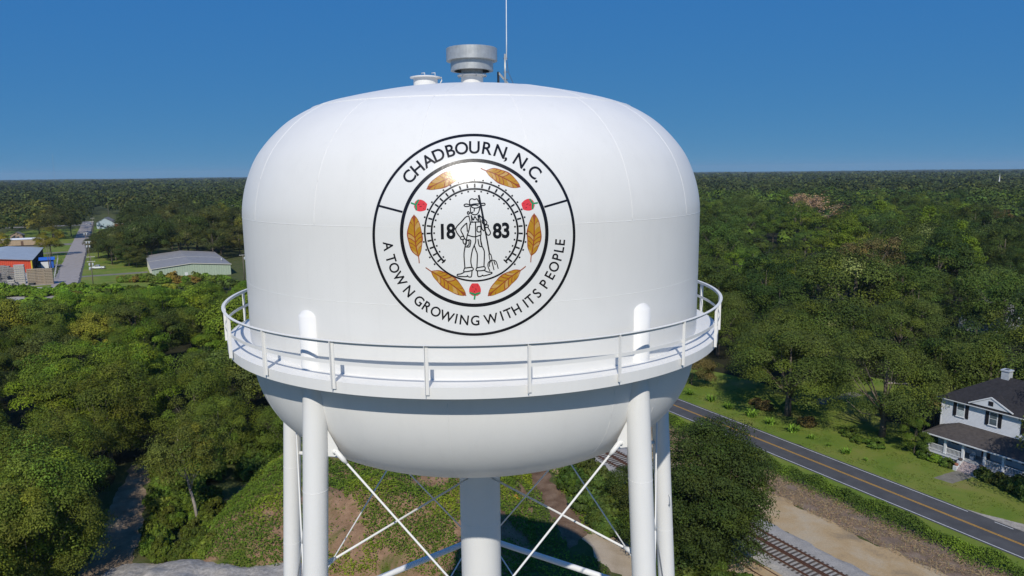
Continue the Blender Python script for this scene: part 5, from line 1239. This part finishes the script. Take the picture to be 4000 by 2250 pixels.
# lilies in a row along the lawn edge
def lily_mesh(seed):
    q = np.random.default_rng(seed); V = []; F = []
    for k in range(46):
        a = q.random()*6.283; L = .55+.5*q.random(); w = .085+.04*q.random(); lift = .45+.4*q.random(); rad = q.random()*.45; o = np.array([rad*math.cos(a*3), rad*math.sin(a*3), 0]); dr = np.array([math.cos(a), math.sin(a), 0]); sd_ = np.array([-dr[1], dr[0], 0])
        b = len(V)
        for t in (0, .35, .7, 1.0):
            c = o + dr*L*t + np.array([0, 0, lift*math.sin(t*2.3)]); ww = w*(1-.85*t); V += [c+sd_*ww, c-sd_*ww]
        F += [(b+2*i, b+2*i+1, b+2*i+3, b+2*i+2) for i in range(3)]
    return np_mesh('lily', np.array(V), np.array(F), LEAF, False, np.ones((len(V), 3)))
lm = [lily_mesh(i) for i in range(3)]
for k, (s, d, sc_) in enumerate(((-39.8, 9.5, 1.3), (-34.9, 10, 1.35), (-30.3, 9.65, 1.3), (-25.3, 9.7, 1.5), (-21.2, 9.6, 1.3), (-17.1, 9.8, 1.45), (-13.7, 9.8, .8), (-10.4, 9.6, .6), (-7.3, 9.3, 1.0), (-4.2, 9.4, .5))):
    o = bpy.data.objects.new('lily_clump', lm[k % 3]); COL.objects.link(o); o.location = (*sd(s, d), 0); o.scale = (sc_,)*3; o.rotation_euler = (0, 0, k*1.3); o.color = (.11, .19, .03, 1)
    tag(o, 'bright green strap-leaved plant in the row along the lawn edge', 'plant', 'row of strap-leaved plants on the lawn')
# shrubs
def shrub_mesh(seed, n_cl, per, size, rx, rz):
    q = np.random.default_rng(seed); V, F, T, C = crown_cloud(q, rx, rz, rz*.55, n_cl, per, size, rx*.32, bottom=-.4, spread=.4); return np_mesh('shrub', V, F, LEAF, False, T)
sm = [shrub_mesh(51, 60, 70, .26, 1.0, .85), shrub_mesh(52, 50, 70, .26, 1.0, .7)]
def shrub(x, y, rad, h, col, label, group=None, z=0.0, cat='shrub'):
    o = bpy.data.objects.new('shrub', sm[random.randrange(2)]); COL.objects.link(o); o.location = (x, y, z-.1); o.scale = (rad, rad, h); o.rotation_euler = (0, 0, random.uniform(0, 6.28)); o.color = (*col, 1)
    return tag(o, label, cat, group)
for s, d, rad, h, c in ((-.6, 17.3, .8, 1.0, MIDG), (1.0, 17.3, .8, .9, LIME), (2.6, 17.2, .8, .9, MIDG), (3.5, 17.1, .6, .8, OLV)):
    shrub(*sd(s, d), rad, h, jit(c), 'low shrub below the porch rail, left of the porch steps'.replace('left of', 'on the pecan side of'), 'shrubs on the pecan side of the steps')
for s, d, rad, h in ((7.4, 17.2, .9, 1.2), (8.4, 17.0, 1.0, 1.3), (9.6, 16.9, 1.0, 1.3), (10.8, 16.8, 1.2, 1.5), (12.2, 16.5, 1.4, 1.8), (13.4, 15.9, 1.5, 2.0)):
    shrub(*sd(s, d), rad, h, jit((.055, .075, .022)), 'rounded shrub in the row below the far porch rail', 'shrubs along the far half of porch')
for s, d in ((-9, 14.8), (-6.5, 15.2), (-11.5, 16)): shrub(*sd(s, d), 1.1, 1.0, jit(MIDG), 'low bush on the lawn under the pecan shade', 'bushes in the pecan shade')
for s, d in ((-17.8, 14.2), (-27, 14.8), (-29.5, 15.5)): shrub(*sd(s, d), 1.2, 1.1, jit(BRN, .1), 'brownish brush heap under the lawn pecan', 'brush under the lawn pecan', cat='brush')
for k in range(26):
    t = k/25; x, y = 11.2+random.uniform(-1.8, 2.6)+1.5*t, 75.5+t*17+random.uniform(-1, 1)
    shrub(x-t*4.2, y, random.uniform(1.2, 2.0), random.uniform(1.4, 2.8), jit((.045, .068, .018), .2), 'dark green bush in the hedge between dirt path and railway', 'bushes between path and railway')
for k in range(26):
    x, y = 17.5+random.uniform(-3, 4.5), 64+random.uniform(-5, 10); shrub(x, y, random.uniform(1.0, 1.9), random.uniform(1.0, 2.2), jit((.060, .090, .02), .3), 'green weedy bush around the foot of the large oak', 'bushes at the foot of the oak')
for k in range(60):
    y = random.uniform(71, 95); x = -42.5-(y-75)*.42 + random.uniform(1.2, 8.5)
    shrub(x, y, random.uniform(.9, 1.6), random.uniform(1.0, 2.0), jit((.070, .098, .018), .2), 'weedy bush between dirt track and soil mound', 'bushes between track and mound')
for k in range(34):
    x = -34 + k*1.15 + random.uniform(-.5, .5); y = 101+random.uniform(-3, 4)
    shrub(x, y, random.uniform(1.6, 2.6), random.uniform(2.5, 4.2), jit((.058, .088, .018), .2), 'leafy bush along the back of the soil mound', 'bushes behind the mound', z=max(0, mound_h(x, y)))
for k in range(20):
    shrub(random.uniform(-44, -29), random.uniform(91, 101), random.uniform(1.6, 2.6), random.uniform(2.2, 4.0), jit((.058, .088, .018), .2), 'leafy bush along the back of the soil mound', 'bushes behind the mound')
for px in range(470, 900, 16):
    x, y = gp(px+random.uniform(-5, 5), 1098+random.uniform(-4, 10)); shrub(x, y, random.uniform(1.6, 2.6), random.uniform(1.6, 3.0), jit(random.choice(((.15, .11, .03), (.075, .105, .022), (.09, .14, .022))), .15), 'bush growing before the pale green building', 'bushes before the green building')
for px in range(-20, 470, 13):
    x, y = gp(px+random.uniform(-5, 5), 1150+random.uniform(-8, 14)-max(0, (px-250))*.06); shrub(x, y, random.uniform(1.8, 3.0), random.uniform(1.8, 3.2), jit((.10, .165, .022), .15), 'lime green bush at the near edge of timber yard', 'bushes edging the timber yard')
# withered golden plant on the mound side
def gold_plant():
    q = np.random.default_rng(5); x, y = gp(2018, 2000); V, F, T, C = crown_cloud(q, .75, .9, 1.3, 22, 16, .34, .3, bottom=-.8); e = empty('golden_plant', (x, y, 0), 0, 'withered golden brown plant standing in the weeds near the riser', 'plant')
    c = link('leaves', np_mesh('gold', V, F, LEAF, False, np.ones((len(V), 3))), None, e); c.color = (.42, .24, .06, 1); MB().tube([(0, 0, 0), (.1, 0, 1.0), (.05, 0, 2.0)], [.05, .04, .02], 6).build('stem', BARK, e)
gold_plant()
# fallen timber on the lawn behind the pecans
x, y = sd(-25, 46); o = MB().tube([(0, 0, .2), (2.2, -.4, .22), (4.6, -.5, .2)], [.22, .2, .12], 8).build('fallen_log', BARK_PALE, None, True); o.location = (x, y, 0); tag(o, 'pale fallen log at the back of the lawn', 'log')
# ------------------------------------------------------------------ haze: one closed box of even, thin air
hz_ = MB().box(-11500, 11500, -300, 11800, -1.0, 112.0).build('haze', None); hz_['kind'] = 'stuff'
hm_ = bpy.data.materials.new('haze'); hm_.use_nodes = True; hn = hm_.node_tree; hn.nodes.remove(hn.nodes['Principled BSDF'])
pv = hn.nodes.new('ShaderNodeVolumePrincipled'); pv.inputs['Density'].default_value = 5.0e-5; pv.inputs['Color'].default_value = (.62, .78, .95, 1); pv.inputs['Anisotropy'].default_value = 0.0
hn.links.new(pv.outputs[0], hn.nodes['Material Output'].inputs['Volume']); hz_.data.materials.append(hm_)
tag(hz_, 'thin pale air that softens the far woods', 'haze')
